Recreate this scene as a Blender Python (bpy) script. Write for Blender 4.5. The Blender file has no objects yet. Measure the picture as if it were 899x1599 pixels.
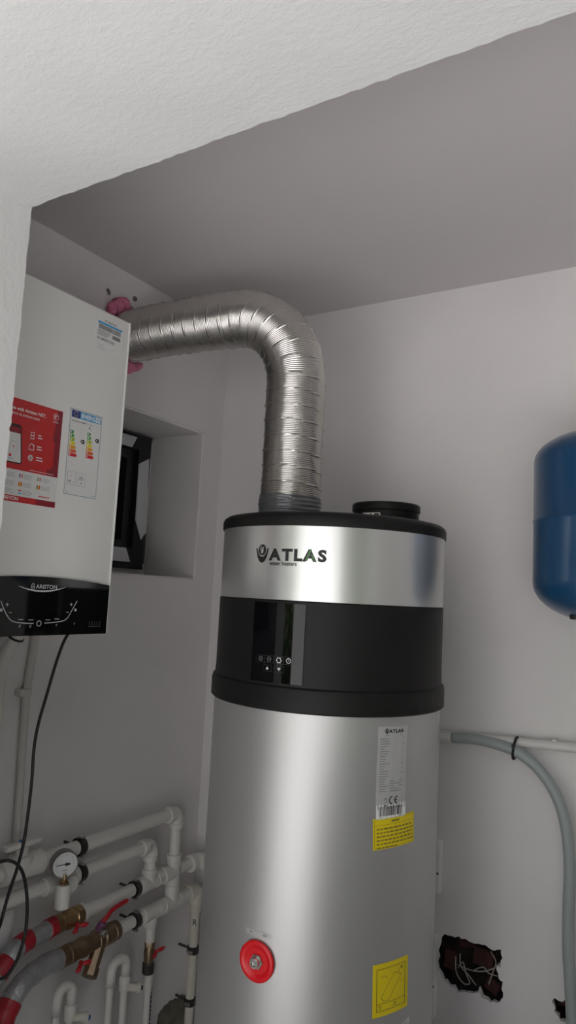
import bpy, bmesh, math, random
from mathutils import Vector, Matrix, noise
from mathutils.geometry import tessellate_polygon
random.seed(7)
S = bpy.context.scene
COL = S.collection
PI = math.pi

# ------------------------------------------------------------------ camera
# world: left wall = plane x=0, back wall = plane y=0, floor z=0; the camera stands outside the doorway
FPX = 1116.06; CXP, CYP = 449.5, 799.5
YAW, PIT, ROL = -0.556347, 0.111824, 0.0519251
CAM = Vector((1.59, -2.07, 1.58))
fw = Vector((math.sin(YAW)*math.cos(PIT), math.cos(YAW)*math.cos(PIT), math.sin(PIT)))
rt0 = Vector((math.cos(YAW), -math.sin(YAW), 0)); up0 = rt0.cross(fw)
rt = rt0*math.cos(ROL)+up0*math.sin(ROL); up = -rt0*math.sin(ROL)+up0*math.cos(ROL)
cd = bpy.data.cameras.new('camera'); cam = bpy.data.objects.new('camera', cd); COL.objects.link(cam)
M = Matrix((rt, up, -fw)).transposed().to_4x4(); M.translation = CAM
cam.matrix_world = M
cd.sensor_fit = 'VERTICAL'; cd.sensor_height = 24.0; cd.lens = FPX/1599*24.0
cd.clip_start = 0.02
S.camera = cam

# ------------------------------------------------------------------ daylight and exposure
w = bpy.data.worlds.new('world'); S.world = w; w.use_nodes = True
nt = w.node_tree; bg = nt.nodes['Background']
sky = nt.nodes.new('ShaderNodeTexSky'); sky.sky_type = 'NISHITA'; sky.sun_disc = False
sky.sun_elevation = math.radians(50); sky.sun_rotation = math.radians(70); sky.dust_density = 2.0; sky.air_density = 1.0
mixw = nt.nodes.new('ShaderNodeMixRGB'); mixw.inputs[0].default_value = 0.62
mixw.inputs[2].default_value = (6.0, 5.85, 5.6, 1)
nt.links.new(sky.outputs[0], mixw.inputs[1]); nt.links.new(mixw.outputs[0], bg.inputs[0])
bg.inputs[1].default_value = 0.22
sd = bpy.data.lights.new('sun', 'SUN'); sd.energy = 11.0; sd.angle = math.radians(1.0); sd.color = (1.0, .965, .965)
sun = bpy.data.objects.new('sun', sd); COL.objects.link(sun)
sun.rotation_euler = Vector((-0.30, -0.40, -0.9)).to_track_quat('-Z', 'Y').to_euler()
S.view_settings.view_transform = 'Standard'; S.view_settings.look = 'None'
S.view_settings.gamma = 1.0; S.view_settings.use_curve_mapping = False
S.view_settings.exposure = 0.13

# ------------------------------------------------------------------ pixel helpers (photo pixel -> point on a known plane)
def ray(px, py): return fw + rt*((px-CXP)/FPX) - up*((py-CYP)/FPX)
def Wx(px, py, X):
    d = ray(px, py); return CAM + d*((X-CAM.x)/d.x)
def Wy(px, py, Y):
    d = ray(px, py); return CAM + d*((Y-CAM.y)/d.y)

# ------------------------------------------------------------------ materials
MATS = {}
def mat(name, col, rough=.5, metal=0., bump=0., bscale=60., var=0., vscale=4., spec=.5, coat=0., stretch=None, bdist=.002, detail=4., aniso=0.):
    if name in MATS: return MATS[name]
    m = bpy.data.materials.new(name); m.use_nodes = True; n = m.node_tree.nodes; l = m.node_tree.links
    b = n['Principled BSDF']
    b.inputs['Base Color'].default_value = (*col, 1); b.inputs['Roughness'].default_value = rough
    b.inputs['Metallic'].default_value = metal; b.inputs['Specular IOR Level'].default_value = spec
    b.inputs['Coat Weight'].default_value = coat; b.inputs['Coat Roughness'].default_value = .05
    b.inputs['Anisotropic'].default_value = aniso
    if bump or var:
        tc = n.new('ShaderNodeTexCoord'); src = tc.outputs['Object']
        if stretch:
            mp = n.new('ShaderNodeMapping'); mp.inputs['Scale'].default_value = stretch; l.new(src, mp.inputs[0]); src = mp.outputs[0]
    if var:
        t = n.new('ShaderNodeTexNoise'); t.inputs['Scale'].default_value = vscale; t.inputs['Detail'].default_value = 5
        l.new(src, t.inputs['Vector'])
        r = n.new('ShaderNodeValToRGB')
        r.color_ramp.elements[0].position = .3; r.color_ramp.elements[1].position = .7
        r.color_ramp.elements[0].color = (*[c*(1-var) for c in col], 1); r.color_ramp.elements[1].color = (*[min(1, c*(1+var)) for c in col], 1)
        l.new(t.outputs[0], r.inputs[0]); l.new(r.outputs[0], b.inputs['Base Color'])
    if bump:
        t = n.new('ShaderNodeTexNoise'); t.inputs['Scale'].default_value = bscale; t.inputs['Detail'].default_value = detail
        l.new(src, t.inputs['Vector'])
        bp = n.new('ShaderNodeBump'); bp.inputs['Strength'].default_value = bump; bp.inputs['Distance'].default_value = bdist
        l.new(t.outputs[0], bp.inputs['Height']); l.new(bp.outputs[0], b.inputs['Normal'])
    MATS[name] = m; return m

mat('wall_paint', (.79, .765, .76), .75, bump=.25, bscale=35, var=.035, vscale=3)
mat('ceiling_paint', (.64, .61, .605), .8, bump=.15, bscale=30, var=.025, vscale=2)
mat('floor_concrete', (.52, .51, .50), .7, bump=.3, bscale=50, var=.15)
mat('terrace', (.62, .61, .62), .8, bump=.3, bscale=40, var=.08)
mat('grass', (.08, .16, .03), .9, bump=.5, bscale=80, var=.35, vscale=8)
mat('leaf', (.085, .125, .045), .6, var=.4, vscale=9)
mat('boiler_white', (.80, .80, .77), .28, spec=.5)
mat('edge_white', (.86, .86, .84), .3)
mat('gloss_black', (.004, .004, .005), .06, spec=.4)
mat('abs_black', (.011, .0105, .0105), .48, spec=.22, bump=.12, bscale=900, bdist=.0004)
mat('panel_black', (.003, .003, .004), .04, spec=.45)
mat('silver_band', (.74, .74, .735), .30, metal=.85, bump=.05, bscale=30, stretch=(1, 1, .02), bdist=.0003)
mat('silver_body', (.54, .54, .535), .43, metal=.75, bump=.03, bscale=700, bdist=.0002)
mat('alu', (.66, .64, .61), .27, metal=1., bump=.12, bscale=45, bdist=.001)
mat('duct_tape', (.17, .175, .19), .33, metal=.45, bump=.6, bscale=70, bdist=.003)
mat('wrap_tape', (.46, .465, .48), .30, metal=.5, bump=.8, bscale=75, bdist=.004, var=.15, vscale=40)
mat('red_tape', (.42, .018, .03), .35, bump=.3, bscale=60)
mat('ppr', (.74, .72, .67), .38, var=.04, vscale=12)
mat('ppr_old', (.68, .65, .56), .42, var=.07, vscale=10)
mat('brass', (.50, .36, .19), .28, metal=1., bump=.15, bscale=60, var=.2, vscale=30)
mat('brass_dull', (.36, .27, .18), .38, metal=1., bump=.2, bscale=60, var=.25, vscale=25)
mat('steel', (.55, .54, .52), .28, metal=1.)
mat('dark_steel', (.11, .105, .10), .35, metal=.9)
mat('rubber', (.012, .012, .012), .5)
mat('cable', (.008, .008, .008), .38)
mat('red_plastic', (.50, .012, .02), .3)
mat('port_red', (.72, .008, .015), .28)
mat('purple_plastic', (.16, .06, .12), .4)
mat('gauge_white', (.80, .80, .80), .35)
mat('gauge_case', (.23, .22, .21), .35, metal=.5)
mat('blue_paint', (.010, .062, .15), .3, spec=.5, coat=.25)
mat('hose_grey', (.34, .38, .375), .38, spec=.5)
mat('pvc_white', (.72, .70, .67), .4)
mat('conduit', (.62, .60, .56), .45)
mat('foam_pink', (.72, .22, .36), .75, bump=.6, bscale=70, var=.2, vscale=30)
mat('chip_dark', (.20, .165, .15), .9, bump=.8, bscale=90, var=.4, vscale=40)
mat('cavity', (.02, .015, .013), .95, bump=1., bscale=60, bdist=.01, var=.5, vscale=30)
mat('brick', (.055, .018, .016), .9, bump=.8, bscale=90, var=.4, vscale=30)
mat('wire_pale', (.40, .37, .33), .5)
mat('cement', (.16, .155, .115), .95, bump=.8, bscale=60, var=.3, vscale=25)
mat('frame_black', (.012, .013, .017), .38)
mat('film', (.74, .75, .78), .3)
mat('window_glass', (.010, .013, .007), .06, spec=.6)
mat('dial_blue', (.02, .12, .35), .4)
# print inks
mat('ink_black', (.012, .012, .012), .5); mat('ink_grey', (.22, .22, .22), .6); mat('ink_pale', (.42, .42, .42), .6)
mat('ink_white', (.82, .82, .80), .45); mat('paper', (.74, .74, .72), .4); mat('paper_silver', (.50, .50, .49), .4, metal=.2)
mat('poster_red', (.56, .016, .018), .35); mat('poster_dark', (.25, .008, .02), .35); mat('poster_pale', (.72, .72, .70), .4)
mat('ink_blue', (.06, .36, .66), .45); mat('ink_navy', (.02, .04, .22), .45); mat('yellow', (.78, .62, .01), .45)
mat('ink_green', (.02, .25, .06), .5); mat('ink_green2', (.08, .36, .06), .5); mat('ink_lime', (.38, .52, .03), .5)
mat('ink_yel', (.80, .68, .02), .5); mat('ink_ora', (.80, .36, .02), .5); mat('ink_ora2', (.72, .13, .02), .5); mat('ink_red', (.65, .015, .03), .5)
mat('frame_blue', (.18, .30, .36), .5); mat('ink_brown', (.20, .16, .03), .6); mat('logo_green', (.06, .17, .05), .4)
mat('panel_print', (.55, .56, .57), .4); mat('panel_dim', (.10, .10, .10), .4); mat('panel_line', (.05, .05, .05), .4)
mat('arc_silver', (.7, .7, .7), .3, metal=.5)

def plaster(name, col):
    m = bpy.data.materials.new(name); m.use_nodes = True; n = m.node_tree.nodes; l = m.node_tree.links; b = n['Principled BSDF']
    b.inputs['Base Color'].default_value = (*col, 1); b.inputs['Roughness'].default_value = .85
    tc = n.new('ShaderNodeTexCoord')
    mp = n.new('ShaderNodeMapping'); mp.inputs['Scale'].default_value = (1, 1.6, 1); mp.inputs['Rotation'].default_value = (0, 0, .5)
    l.new(tc.outputs['Object'], mp.inputs[0])
    t1 = n.new('ShaderNodeTexNoise'); t1.inputs['Scale'].default_value = 120; t1.inputs['Detail'].default_value = 6; t1.inputs['Distortion'].default_value = .8
    t2 = n.new('ShaderNodeTexNoise'); t2.inputs['Scale'].default_value = 45; t2.inputs['Detail'].default_value = 4
    l.new(mp.outputs[0], t1.inputs['Vector']); l.new(mp.outputs[0], t2.inputs['Vector'])
    ad = n.new('ShaderNodeMath'); ad.operation = 'MULTIPLY_ADD'; ad.inputs[1].default_value = 1.6
    l.new(t2.outputs[0], ad.inputs[0]); l.new(t1.outputs[0], ad.inputs[2])
    bp = n.new('ShaderNodeBump'); bp.inputs['Strength'].default_value = .35; bp.inputs['Distance'].default_value = .0018
    l.new(ad.outputs[0], bp.inputs['Height']); l.new(bp.outputs[0], b.inputs['Normal'])
    MATS[name] = m
plaster('rough_plaster', (.70, .705, .69))

# ------------------------------------------------------------------ mesh helpers
class MB:
    def __init__(s): s.v = []; s.f = []; s.m = []; s.mats = []
    def mi(s, name):
        if name not in s.mats: s.mats.append(name)
        return s.mats.index(name)
    def add(s, v, f, m=None):
        o = len(s.v); s.v += [Vector(p) for p in v]; k = s.mi(m) if m else 0
        for q in f: s.f.append([i+o for i in q]); s.m.append(k)
        return s
    def build(s, name, m=None, parent=None, smooth=False, auto=None, fix=True):
        me = bpy.data.meshes.new(name); me.from_pydata([tuple(p) for p in s.v], [], s.f)
        ms = s.mats if s.mats else [m]
        for k in ms: me.materials.append(MATS[k])
        if s.mats: me.polygons.foreach_set('material_index', s.m)
        if fix:
            bm = bmesh.new(); bm.from_mesh(me); bmesh.ops.recalc_face_normals(bm, faces=bm.faces); bm.to_mesh(me); bm.free()
        if smooth or auto:
            me.polygons.foreach_set('use_smooth', [True]*len(me.polygons))
            if auto: me.set_sharp_from_angle(angle=math.radians(auto))
        me.update()
        o = bpy.data.objects.new(name, me); COL.objects.link(o)
        if parent is not None: o.parent = parent; o.matrix_parent_inverse = parent.matrix_basis.inverted()
        return o
def empty(name, loc=(0, 0, 0), parent=None):
    o = bpy.data.objects.new(name, None); COL.objects.link(o); o.location = loc; o.empty_display_size = .05
    if parent is not None: o.parent = parent; o.matrix_parent_inverse = parent.matrix_basis.inverted()
    return o
def tag(o, label, cat, group=None, kind=None):
    o['label'] = label; o['category'] = cat
    if group: o['group'] = group
    if kind: o['kind'] = kind
    return o
def struct(o, label=None, cat=None):
    o['kind'] = 'structure'
    if label: o['label'] = label
    if cat: o['category'] = cat
    return o
def box(mb, a, b, bev=0., m=None, rot=None, org=None, seg=2):
    bm = bmesh.new(); bmesh.ops.create_cube(bm, size=1)
    a = Vector(a); b = Vector(b); c = (a+b)/2; d = b-a
    for v in bm.verts: v.co = Vector((v.co.x*d.x, v.co.y*d.y, v.co.z*d.z))
    if bev: bmesh.ops.bevel(bm, geom=bm.edges[:], offset=bev, segments=seg, affect='EDGES', profile=.5)
    vs = []
    for v in bm.verts:
        p = v.co.copy()
        if rot is not None: p = rot @ p
        vs.append(p+c)
    bm.verts.index_update()
    mb.add(vs, [[v.index for v in f.verts] for f in bm.faces], m); bm.free(); return mb
def frame_of(d):
    d = d.normalized(); a = Vector((0, 0, 1)) if abs(d.z) < .9 else Vector((1, 0, 0))
    x = a.cross(d).normalized(); return x, d.cross(x)
def tube(mb, pts, r, seg=16, m=None, caps=True, rfun=None):
    pts = [Vector(p) for p in pts]; n = len(pts)
    tang = []
    for i in range(n):
        t = pts[min(i+1, n-1)]-pts[max(i-1, 0)]; tang.append(t.normalized())
    x, y = frame_of(tang[0]); vs = []; s = 0
    for i in range(n):
        if i:
            q = tang[i-1].rotation_difference(tang[i]); x = q @ x; y = q @ y; s += (pts[i]-pts[i-1]).length
        R = r[i] if isinstance(r, (list, tuple)) else r
        for k in range(seg):
            a = 2*PI*k/seg
            rr = rfun(s, a, R, i) if rfun else R
            vs.append(pts[i]+(x*math.cos(a)+y*math.sin(a))*rr)
    fs = []
    for i in range(n-1):
        for k in range(seg):
            k2 = (k+1) % seg; fs.append([i*seg+k, i*seg+k2, (i+1)*seg+k2, (i+1)*seg+k])
    if caps: fs.append(list(range(seg))[::-1]); fs.append([(n-1)*seg+k for k in range(seg)])
    mb.add(vs, fs, m); return mb
def lathe(mb, prof, org, axis=(0, 0, 1), seg=48, m=None, caps=True, hexa=False):
    """prof = [(radius, height along axis)]"""
    ax = Vector(axis).normalized(); x, y = frame_of(ax); org = Vector(org)
    vs = []
    for r, h in prof:
        for k in range(seg):
            a = 2*PI*k/seg; vs.append(org+ax*h+(x*math.cos(a)+y*math.sin(a))*r)
    fs = []; n = len(prof)
    for i in range(n-1):
        for k in range(seg):
            k2 = (k+1) % seg; fs.append([i*seg+k, i*seg+k2, (i+1)*seg+k2, (i+1)*seg+k])
    if caps:
        if prof[0][0] > 1e-5: fs.append(list(range(seg))[::-1])
        if prof[-1][0] > 1e-5: fs.append([(n-1)*seg+k for k in range(seg)])
    mb.add(vs, fs, m); return mb
def spline(P, n=12):
    P = [Vector(p) for p in P]; out = []
    Q = [P[0]*2-P[1]]+P+[P[-1]*2-P[-2]]
    for i in range(1, len(Q)-2):
        a, b, c, d = Q[i-1:i+3]
        for k in range(n):
            t = k/n
            out.append(.5*((2*b)+(c-a)*t+(2*a-5*b+4*c-d)*t*t+(3*b-a-3*c+d)*t**3))
    out.append(P[-1]); return out
def arc(corner, d1, d2, r, n=10):
    """rounded corner: from corner+d1*r to corner+d2*r (d1 perpendicular to d2)"""
    d1 = Vector(d1); d2 = Vector(d2); c = Vector(corner)+d1*r+d2*r
    return [c - d2*r*math.cos(t) - d1*r*math.sin(t) for t in [PI/2*i/n for i in range(n+1)]]
def grid(mb, fn, nu, nv, m=None):
    vs = [fn(i/nu, j/nv) for j in range(nv+1) for i in range(nu+1)]
    fs = [[j*(nu+1)+i, j*(nu+1)+i+1, (j+1)*(nu+1)+i+1, (j+1)*(nu+1)+i] for j in range(nv) for i in range(nu)]
    mb.add(vs, fs, m); return mb
# flat print: 2-D shapes (u right, v up) sent through a surface map fn(u,v,lift)
_tc = {}
def text2d(s, size, bold=0., sx=1.):
    key = (s, size, bold, sx)
    if key in _tc: return _tc[key]
    c = bpy.data.curves.new('t', 'FONT'); c.body = s; c.size = size; c.align_x = 'LEFT'; c.offset = bold*size; c.resolution_u = 3
    o = bpy.data.objects.new('t', c); COL.objects.link(o)
    me = bpy.data.meshes.new_from_object(o)
    vs = [(v.co.x*sx, v.co.y) for v in me.vertices]; fs = [list(p.vertices) for p in me.polygons]
    bpy.data.objects.remove(o); bpy.data.meshes.remove(me); bpy.data.curves.remove(c)
    w_ = max((v[0] for v in vs), default=0)
    _tc[key] = (vs, fs, w_); return _tc[key]
class Print:
    def __init__(s, fn): s.fn = fn; s.mb = MB()
    def poly(s, pts, m, lift=.0005):
        s.mb.add([s.fn(u, v, lift) for u, v in pts], [list(range(len(pts)))], m)
    def rect(s, u0, v0, u1, v1, m, lift=.0005, n=1):
        for i in range(n):
            a = u0+(u1-u0)*i/n; b = u0+(u1-u0)*(i+1)/n
            s.poly([(a, v0), (b, v0), (b, v1), (a, v1)], m, lift)
    def frame(s, u0, v0, u1, v1, t, m, lift=.0005, n=1):
        s.rect(u0, v0, u1, v0+t, m, lift, n); s.rect(u0, v1-t, u1, v1, m, lift, n)
        s.rect(u0, v0, u0+t, v1, m, lift); s.rect(u1-t, v0, u1, v1, m, lift)
    def disc(s, u, v, r, m, lift=.0005, n=20, r0=0., a0=0., a1=2*PI, sy=1.):
        if r0 == 0 and a1-a0 > 6.2:
            s.poly([(u+r*math.cos(2*PI*k/n), v+sy*r*math.sin(2*PI*k/n)) for k in range(n)], m, lift)
        else:
            for k in range(n):
                b = a0+(a1-a0)*k/n; c = a0+(a1-a0)*(k+1)/n
                s.poly([(u+r0*math.cos(b), v+sy*r0*math.sin(b)), (u+r*math.cos(b), v+sy*r*math.sin(b)), (u+r*math.cos(c), v+sy*r*math.sin(c)), (u+r0*math.cos(c), v+sy*r0*math.sin(c))], m, lift)
    def line(s, pts, t, m, lift=.0005):
        for (a, b) in zip(pts[:-1], pts[1:]):
            d = Vector((b[0]-a[0], b[1]-a[1]))
            if d.length < 1e-9: continue
            q = Vector((-d.y, d.x)).normalized()*t/2
            s.poly([(a[0]-q.x, a[1]-q.y), (b[0]-q.x, b[1]-q.y), (b[0]+q.x, b[1]+q.y), (a[0]+q.x, a[1]+q.y)], m, lift)
    def text(s, st, u, v, size, m, bold=0., sx=1., lift=.0006, center=False, shear=0.):
        vs, fs, w_ = text2d(st, size, bold, sx)
        if center: u -= w_/2
        s.mb.add([s.fn(u+a+shear*b, v+b, lift) for a, b in vs], fs, m); return w_
    def bars(s, u, v, w_, rows, dv, t, m, lift=.0005, rag=.3):
        """rows of print too small to read"""
        for i in range(rows): s.rect(u, v-i*dv-t, u+w_*(1-rag*random.random()), v-i*dv, m, lift)
    def build(s, name, parent): return s.mb.build(name, None, parent, fix=False)

# ------------------------------------------------------------------ the shell of the room
XJ, YE, ZS = 0.491, -1.263, 2.27        # doorway: left jamb, inner edge, soffit
YO = YE-0.36; XR = 3.0; RX = 3.2; CZ = 2.547
mb = MB(); box(mb, (-.3, YO, -.1), (RX+.2, .25, 0)); struct(mb.build('floor', 'floor_concrete'), 'grey concrete floor of the plant room', 'floor')
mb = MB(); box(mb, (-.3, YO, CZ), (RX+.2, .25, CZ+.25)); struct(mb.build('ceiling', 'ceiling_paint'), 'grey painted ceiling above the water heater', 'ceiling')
mb = MB(); box(mb, (RX, YO, 0), (RX+.2, .25, CZ)); struct(mb.build('wall_right', 'wall_paint'), 'painted side wall to the right of the doorway', 'wall')
mb = MB(); box(mb, (-9, -12, -.25), (11, YO, -.12)); struct(mb.build('trim_1', 'terrace'), 'pale paved terrace outside the doorway', 'paving')

# left wall with the window recess
WY0, WY1, WZ0, WZ1 = -.83, -.108, 1.612, 2.125
mb = MB()
def lw(u, v): return Vector((0, u, v))
ys = [YO, WY0, WY1, .25]; zs = [0, WZ0, WZ1, CZ]
for i in range(3):
    for j in range(3):
        if i == 1 and j == 1: continue
        box(mb, (-.3, ys[i], zs[j]), (0, ys[i+1], zs[j+1]))
wl = mb.build('wall_left', 'wall_paint')
bm = bmesh.new(); bm.from_mesh(wl.data); bmesh.ops.remove_doubles(bm, verts=bm.verts, dist=1e-5)
# drop inner faces shared by two blocks, then soften the arrises of the recess
seen = {}
for f in bm.faces:
    k = tuple(sorted(v.index for v in f.verts)); seen.setdefault(k, []).append(f)
bmesh.ops.delete(bm, geom=[f for g in seen.values() if len(g) > 1 for f in g], context='FACES')
ed = [e for e in bm.edges if all(abs(v.co.x) < 1e-4 and WY0-.01 < v.co.y < WY1+.01 and WZ0-.01 < v.co.z < WZ1+.01 for v in e.verts) and len(e.link_faces) == 2 and abs(e.calc_face_angle(0)) > 1]
bmesh.ops.bevel(bm, geom=ed, offset=.006, segments=3, affect='EDGES')
bmesh.ops.recalc_face_normals(bm, faces=bm.faces); bm.to_mesh(wl.data); bm.free()
struct(wl, 'off-white painted wall with the window recess and pipework', 'wall')

# back wall with two broken-out holes
def rough_poly(pts, k=5, amp=.004):
    out = []
    for i in range(len(pts)):
        a = Vector(pts[i]); b = Vector(pts[(i+1) % len(pts)])
        for j in range(k):
            p = a.lerp(b, j/k)
            out.append((p.x+random.uniform(-amp, amp), p.y+random.uniform(-amp, amp)))
    return out
def cp5(x, y): return (660+x*.312, 1100+y*.312)
H1 = [(110,1145),(135,1158),(180,1165),(230,1185),(300,1200),(345,1228),(390,1225),(395,1270),(385,1315),(372,1310),(375,1370),(395,1390),(400,1450),(390,1490),(340,1490),(290,1465),(280,1430),(265,1445),(210,1440),(170,1440),(140,1410),(100,1360),(80,1320),(78,1240),(95,1170)]
H2 = [(645,1475),(700,1483),(740,1476),(800,1490),(830,1530),(810,1590),(745,1596),(690,1582),(665,1550),(655,1510)]
holes = []
for Hh in (H1, H2):
    pts = [Wy(*cp5(*q), 0) for q in Hh]; holes.append(rough_poly([(p.x, p.z) for p in pts], 3, .003))
outer = [(-.3, 0), (RX+.2, 0), (RX+.2, CZ), (-.3, CZ)]
loops = [outer]+holes
tess = tessellate_polygon([[Vector((a, b, 0)) for a, b in lp] for lp in loops])
flat = [p for lp in loops for p in lp]
mb = MB(); mb.add([(a, 0, b) for a, b in flat], [list(t) for t in tess])
for h in holes:                        # broken sides of the plaster
    n = len(h); cx_ = sum(p[0] for p in h)/n; cz_ = sum(p[1] for p in h)/n
    v = [(a, 0, b) for a, b in h]+[(a+(a-cx_)*.03+random.uniform(-.003, .003), .018, b+(b-cz_)*.03+random.uniform(-.003, .003)) for a, b in h]
    mb.add(v, [[i, (i+1) % n, n+(i+1) % n, n+i] for i in range(n)])
box(mb, (-.3, .09, 0), (RX+.2, .25, CZ))
wb = struct(mb.build('wall_back', 'wall_paint', fix=False), 'off-white painted wall behind the water heater with broken holes', 'wall')
for k, h in enumerate(holes):
    a0 = min(p[0] for p in h)-.02; a1 = max(p[0] for p in h)+.02; b0 = min(p[1] for p in h)-.02; b1 = max(p[1] for p in h)+.02
    mb = MB()
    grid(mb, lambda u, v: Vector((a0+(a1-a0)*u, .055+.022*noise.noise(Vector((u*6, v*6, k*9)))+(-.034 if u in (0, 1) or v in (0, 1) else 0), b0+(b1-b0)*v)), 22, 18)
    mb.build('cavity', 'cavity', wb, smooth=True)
    for (fx, fz, bw, bh, ry) in ([(.62, .62, .058, .05, .15), (.42, .78, .05, .03, -.2), (.74, .28, .04, .035, .4), (.2, .45, .035, .05, .1)] if k == 0 else [(.35, .62, .05, .04, -.3), (.7, .4, .05, .04, .2)]):
        mb = MB(); c = Vector((a0+(a1-a0)*fx, .05, b0+(b1-b0)*fz))
        box(mb, c-Vector((bw/2, .02, bh/2)), c+Vector((bw/2, .02, bh/2)), .004, rot=Matrix.Rotation(ry, 3, 'Y'))
        mb.build('brick', 'brick', wb)

# front wall with the doorway; ragged rough plaster on jamb and soffit
mb = MB()
nz, nx, ny = 220, 200, 10
inner = [(XJ, ZS*i/nz) for i in range(nz+1)]+[(XJ+(XR-XJ)*i/nx, ZS) for i in range(1, nx+1)]+[(XR, ZS*(1-i/20)) for i in range(1, 21)]
outerp = [(-.3, ZS*i/nz) for i in range(nz)]+[(-.3, CZ)]+[(XJ+(XR-XJ)*i/nx, CZ) for i in range(1, nx)]+[(RX+.2, CZ)]+[(RX+.2, ZS*(1-i/20)) for i in range(1, 21)]
N = len(inner); rings = []
for j in range(ny+1):
    ring = []
    for i, (a, b) in enumerate(inner):
        y = YO+(YE-YO)*j/ny; jj = 0
        if j == ny: jj = .002*noise.noise(Vector((a*14, b*14, 1)))+.0035*noise.noise(Vector((a*75, b*75, 4)))
        n1 = .002*noise.noise(Vector((a*9, b*9, y*9)))
        da = -n1 if 0 < i < nz else 0; db = n1 if nz < i < nz+nx else 0
        ring.append(Vector((a+da, y+jj, b+db)))
    rings.append(ring)
vs = [p for r_ in rings for p in r_]
fs = [[j*N+i, j*N+i+1, (j+1)*N+i+1, (j+1)*N+i] for j in range(ny) for i in range(N-1)]
mb.add(vs, fs)
for yv, rg in ((YO, rings[0]), (YE, rings[-1])):
    v = rg+[Vector((a, yv, b)) for a, b in outerp]
    mb.add(v, [[i, i+1, N+i+1, N+i] for i in range(N-1)])
wf = mb.build('wall_front', 'rough_plaster', smooth=False)
struct(wf, 'rough white plastered jamb and lintel of the doorway', 'wall')

mb = MB(); box(mb, (1.15, YO+.05, 0), (XR+.02, YE-.05, 1.03), .01); struct(mb.build('wall_light_block', 'rough_plaster'), 'unseen low wall added in the opening to darken the lower walls', 'wall')  # added out of view to keep low light off the lower walls
# outdoors, mirrored in the glossy panels: lawn, and hedge raised to block sky light
mb = MB(); box(mb, (-9, -12, -.125), (11, -6.4, -.10)); struct(mb.build('trim_2', 'grass'), 'green lawn beyond the terrace', 'lawn')
random.seed(3); mb = MB()
def hedge_pt(u, v):
    a = PI+PI*u; r_ = 6.2+.5*noise.noise(Vector((u*14, v*5, 0)))+.25*noise.noise(Vector((u*60, v*20, 3)))-.6*max(0, v-.8)
    return Vector((1.2+r_*math.cos(a), -1.75+r_*math.sin(a), -.11+4.9*v*(1+.12*noise.noise(Vector((u*20, 0, 5))))))
grid(mb, hedge_pt, 140, 30)
for k in range(5000):
    u, v = random.random(), random.random(); c = hedge_pt(u, v); c += (Vector((1.2, -1.75, c.z))-c).normalized()*random.uniform(.0, .2)
    n_ = Vector((random.uniform(-1, 1), random.uniform(-1, 1), random.uniform(-.3, 1))).normalized(); x, y = frame_of(n_); s_ = random.uniform(.06, .13)
    mb.add([c-x*s_, c-y*s_*.5, c+x*s_, c+y*s_*.5], [[0, 1, 2, 3]])
tag(mb.build('hedge', 'leaf', fix=False), 'green leafy hedge outdoors mirrored in the glossy panels, made tall to block sky light', 'hedge', kind='stuff')
mb = MB(); box(mb, (.2, -5.6, -.12), (4.2, -5.4, 2.9)); struct(mb.build('wall_bounce', 'rough_plaster'), 'unseen pale wall added outdoors to bounce light through the doorway', 'wall')  # added reflector: bright wall for the heater highlight and fill on the left wall
random.seed(11)

# ------------------------------------------------------------------ window
FXp = -.215
win = empty('window_1', (FXp, -.47, WZ0)); struct(win, 'black framed window deep in the wall recess', 'window')
fy0, fy1, fz0, fz1 = WY0+.006, -.142, 1.634, 2.116
def rect_ring(mb, x0, x1, o, i, m=None):
    (a0, b0, a1, b1), (c0, d0, c1, d1) = o, i
    box(mb, (x0, a0, b0), (x1, a1, d0), 0, m); box(mb, (x0, a0, d1), (x1, a1, b1), 0, m)
    box(mb, (x0, a0, d0), (x1, c0, d1), 0, m); box(mb, (x0, c1, d0), (x1, a1, d1), 0, m)
mb = MB(); rect_ring(mb, -.27, FXp, (fy0, fz0, fy1, fz1), (fy0+.06, fz0+.075, fy1-.06, fz1-.055)); mb.build('frame', 'frame_black', win)
mb = MB(); rect_ring(mb, -.285, FXp-.018, (fy0+.055, fz0+.07, fy1-.055, fz1-.05), (fy0+.10, fz0+.10, fy1-.10, fz1-.09)); mb.build('sash', 'frame_black', win)
mb = MB(); box(mb, (-.272, fy0+.09, fz0+.09), (-.262, fy1-.09, fz1-.08)); mb.build('pane', 'window_glass', win)
def film(poly, t=.004):
    mb = MB(); n = len(poly)
    v = [(FXp, a, b) for a, b in poly]+[(FXp+t, a, b) for a, b in poly]
    mb.add(v, [list(range(n)), list(range(n, 2*n))]+[[i, (i+1) % n, n+(i+1) % n, n+i] for i in range(n)])
    return mb.build('protective_film', 'film', win)
def cw(x, y):
    p = Wx(140+x*.2447, 640+y*.2447, FXp+.004); return (p.y, p.z)
film([cw(317, 345), cw(381, 312), cw(359, 790), cw(345, 800), cw(328, 830), cw(295, 700)])
tp = [cw(305, 172), cw(265, 250)]
film([(fy0+.09, fz1-.012), (tp[0][0], fz1-.012), (tp[1][0]+.004, fz1-.052), (fy0+.11, fz1-.052)])
bt = [cw(232, 882), cw(258, 975)]
film([(fy0+.10, fz0+.072), (bt[0][0], fz0+.072), (bt[1][0], fz0+.024), (fy0+.09, fz0+.024)])
mb = MB(); box(mb, (-.29, WY0, WZ0-.001), (FXp-.02, WY1, fz0+.002)); box(mb, (-.29, fy1-.001, fz0), (FXp-.025, WY1+.001, WZ1)); box(mb, (-.29, WY0, fz1-.002), (FXp-.025, WY1, WZ1+.001))
mb.build('mortar_bed', 'wall_paint', win)
mb = MB(); box(mb, (FXp-.004, fy1-.004, 1.655), (FXp+.012, fy1+.006, 1.765), .002); mb.build('hinge', 'steel', win)

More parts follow.
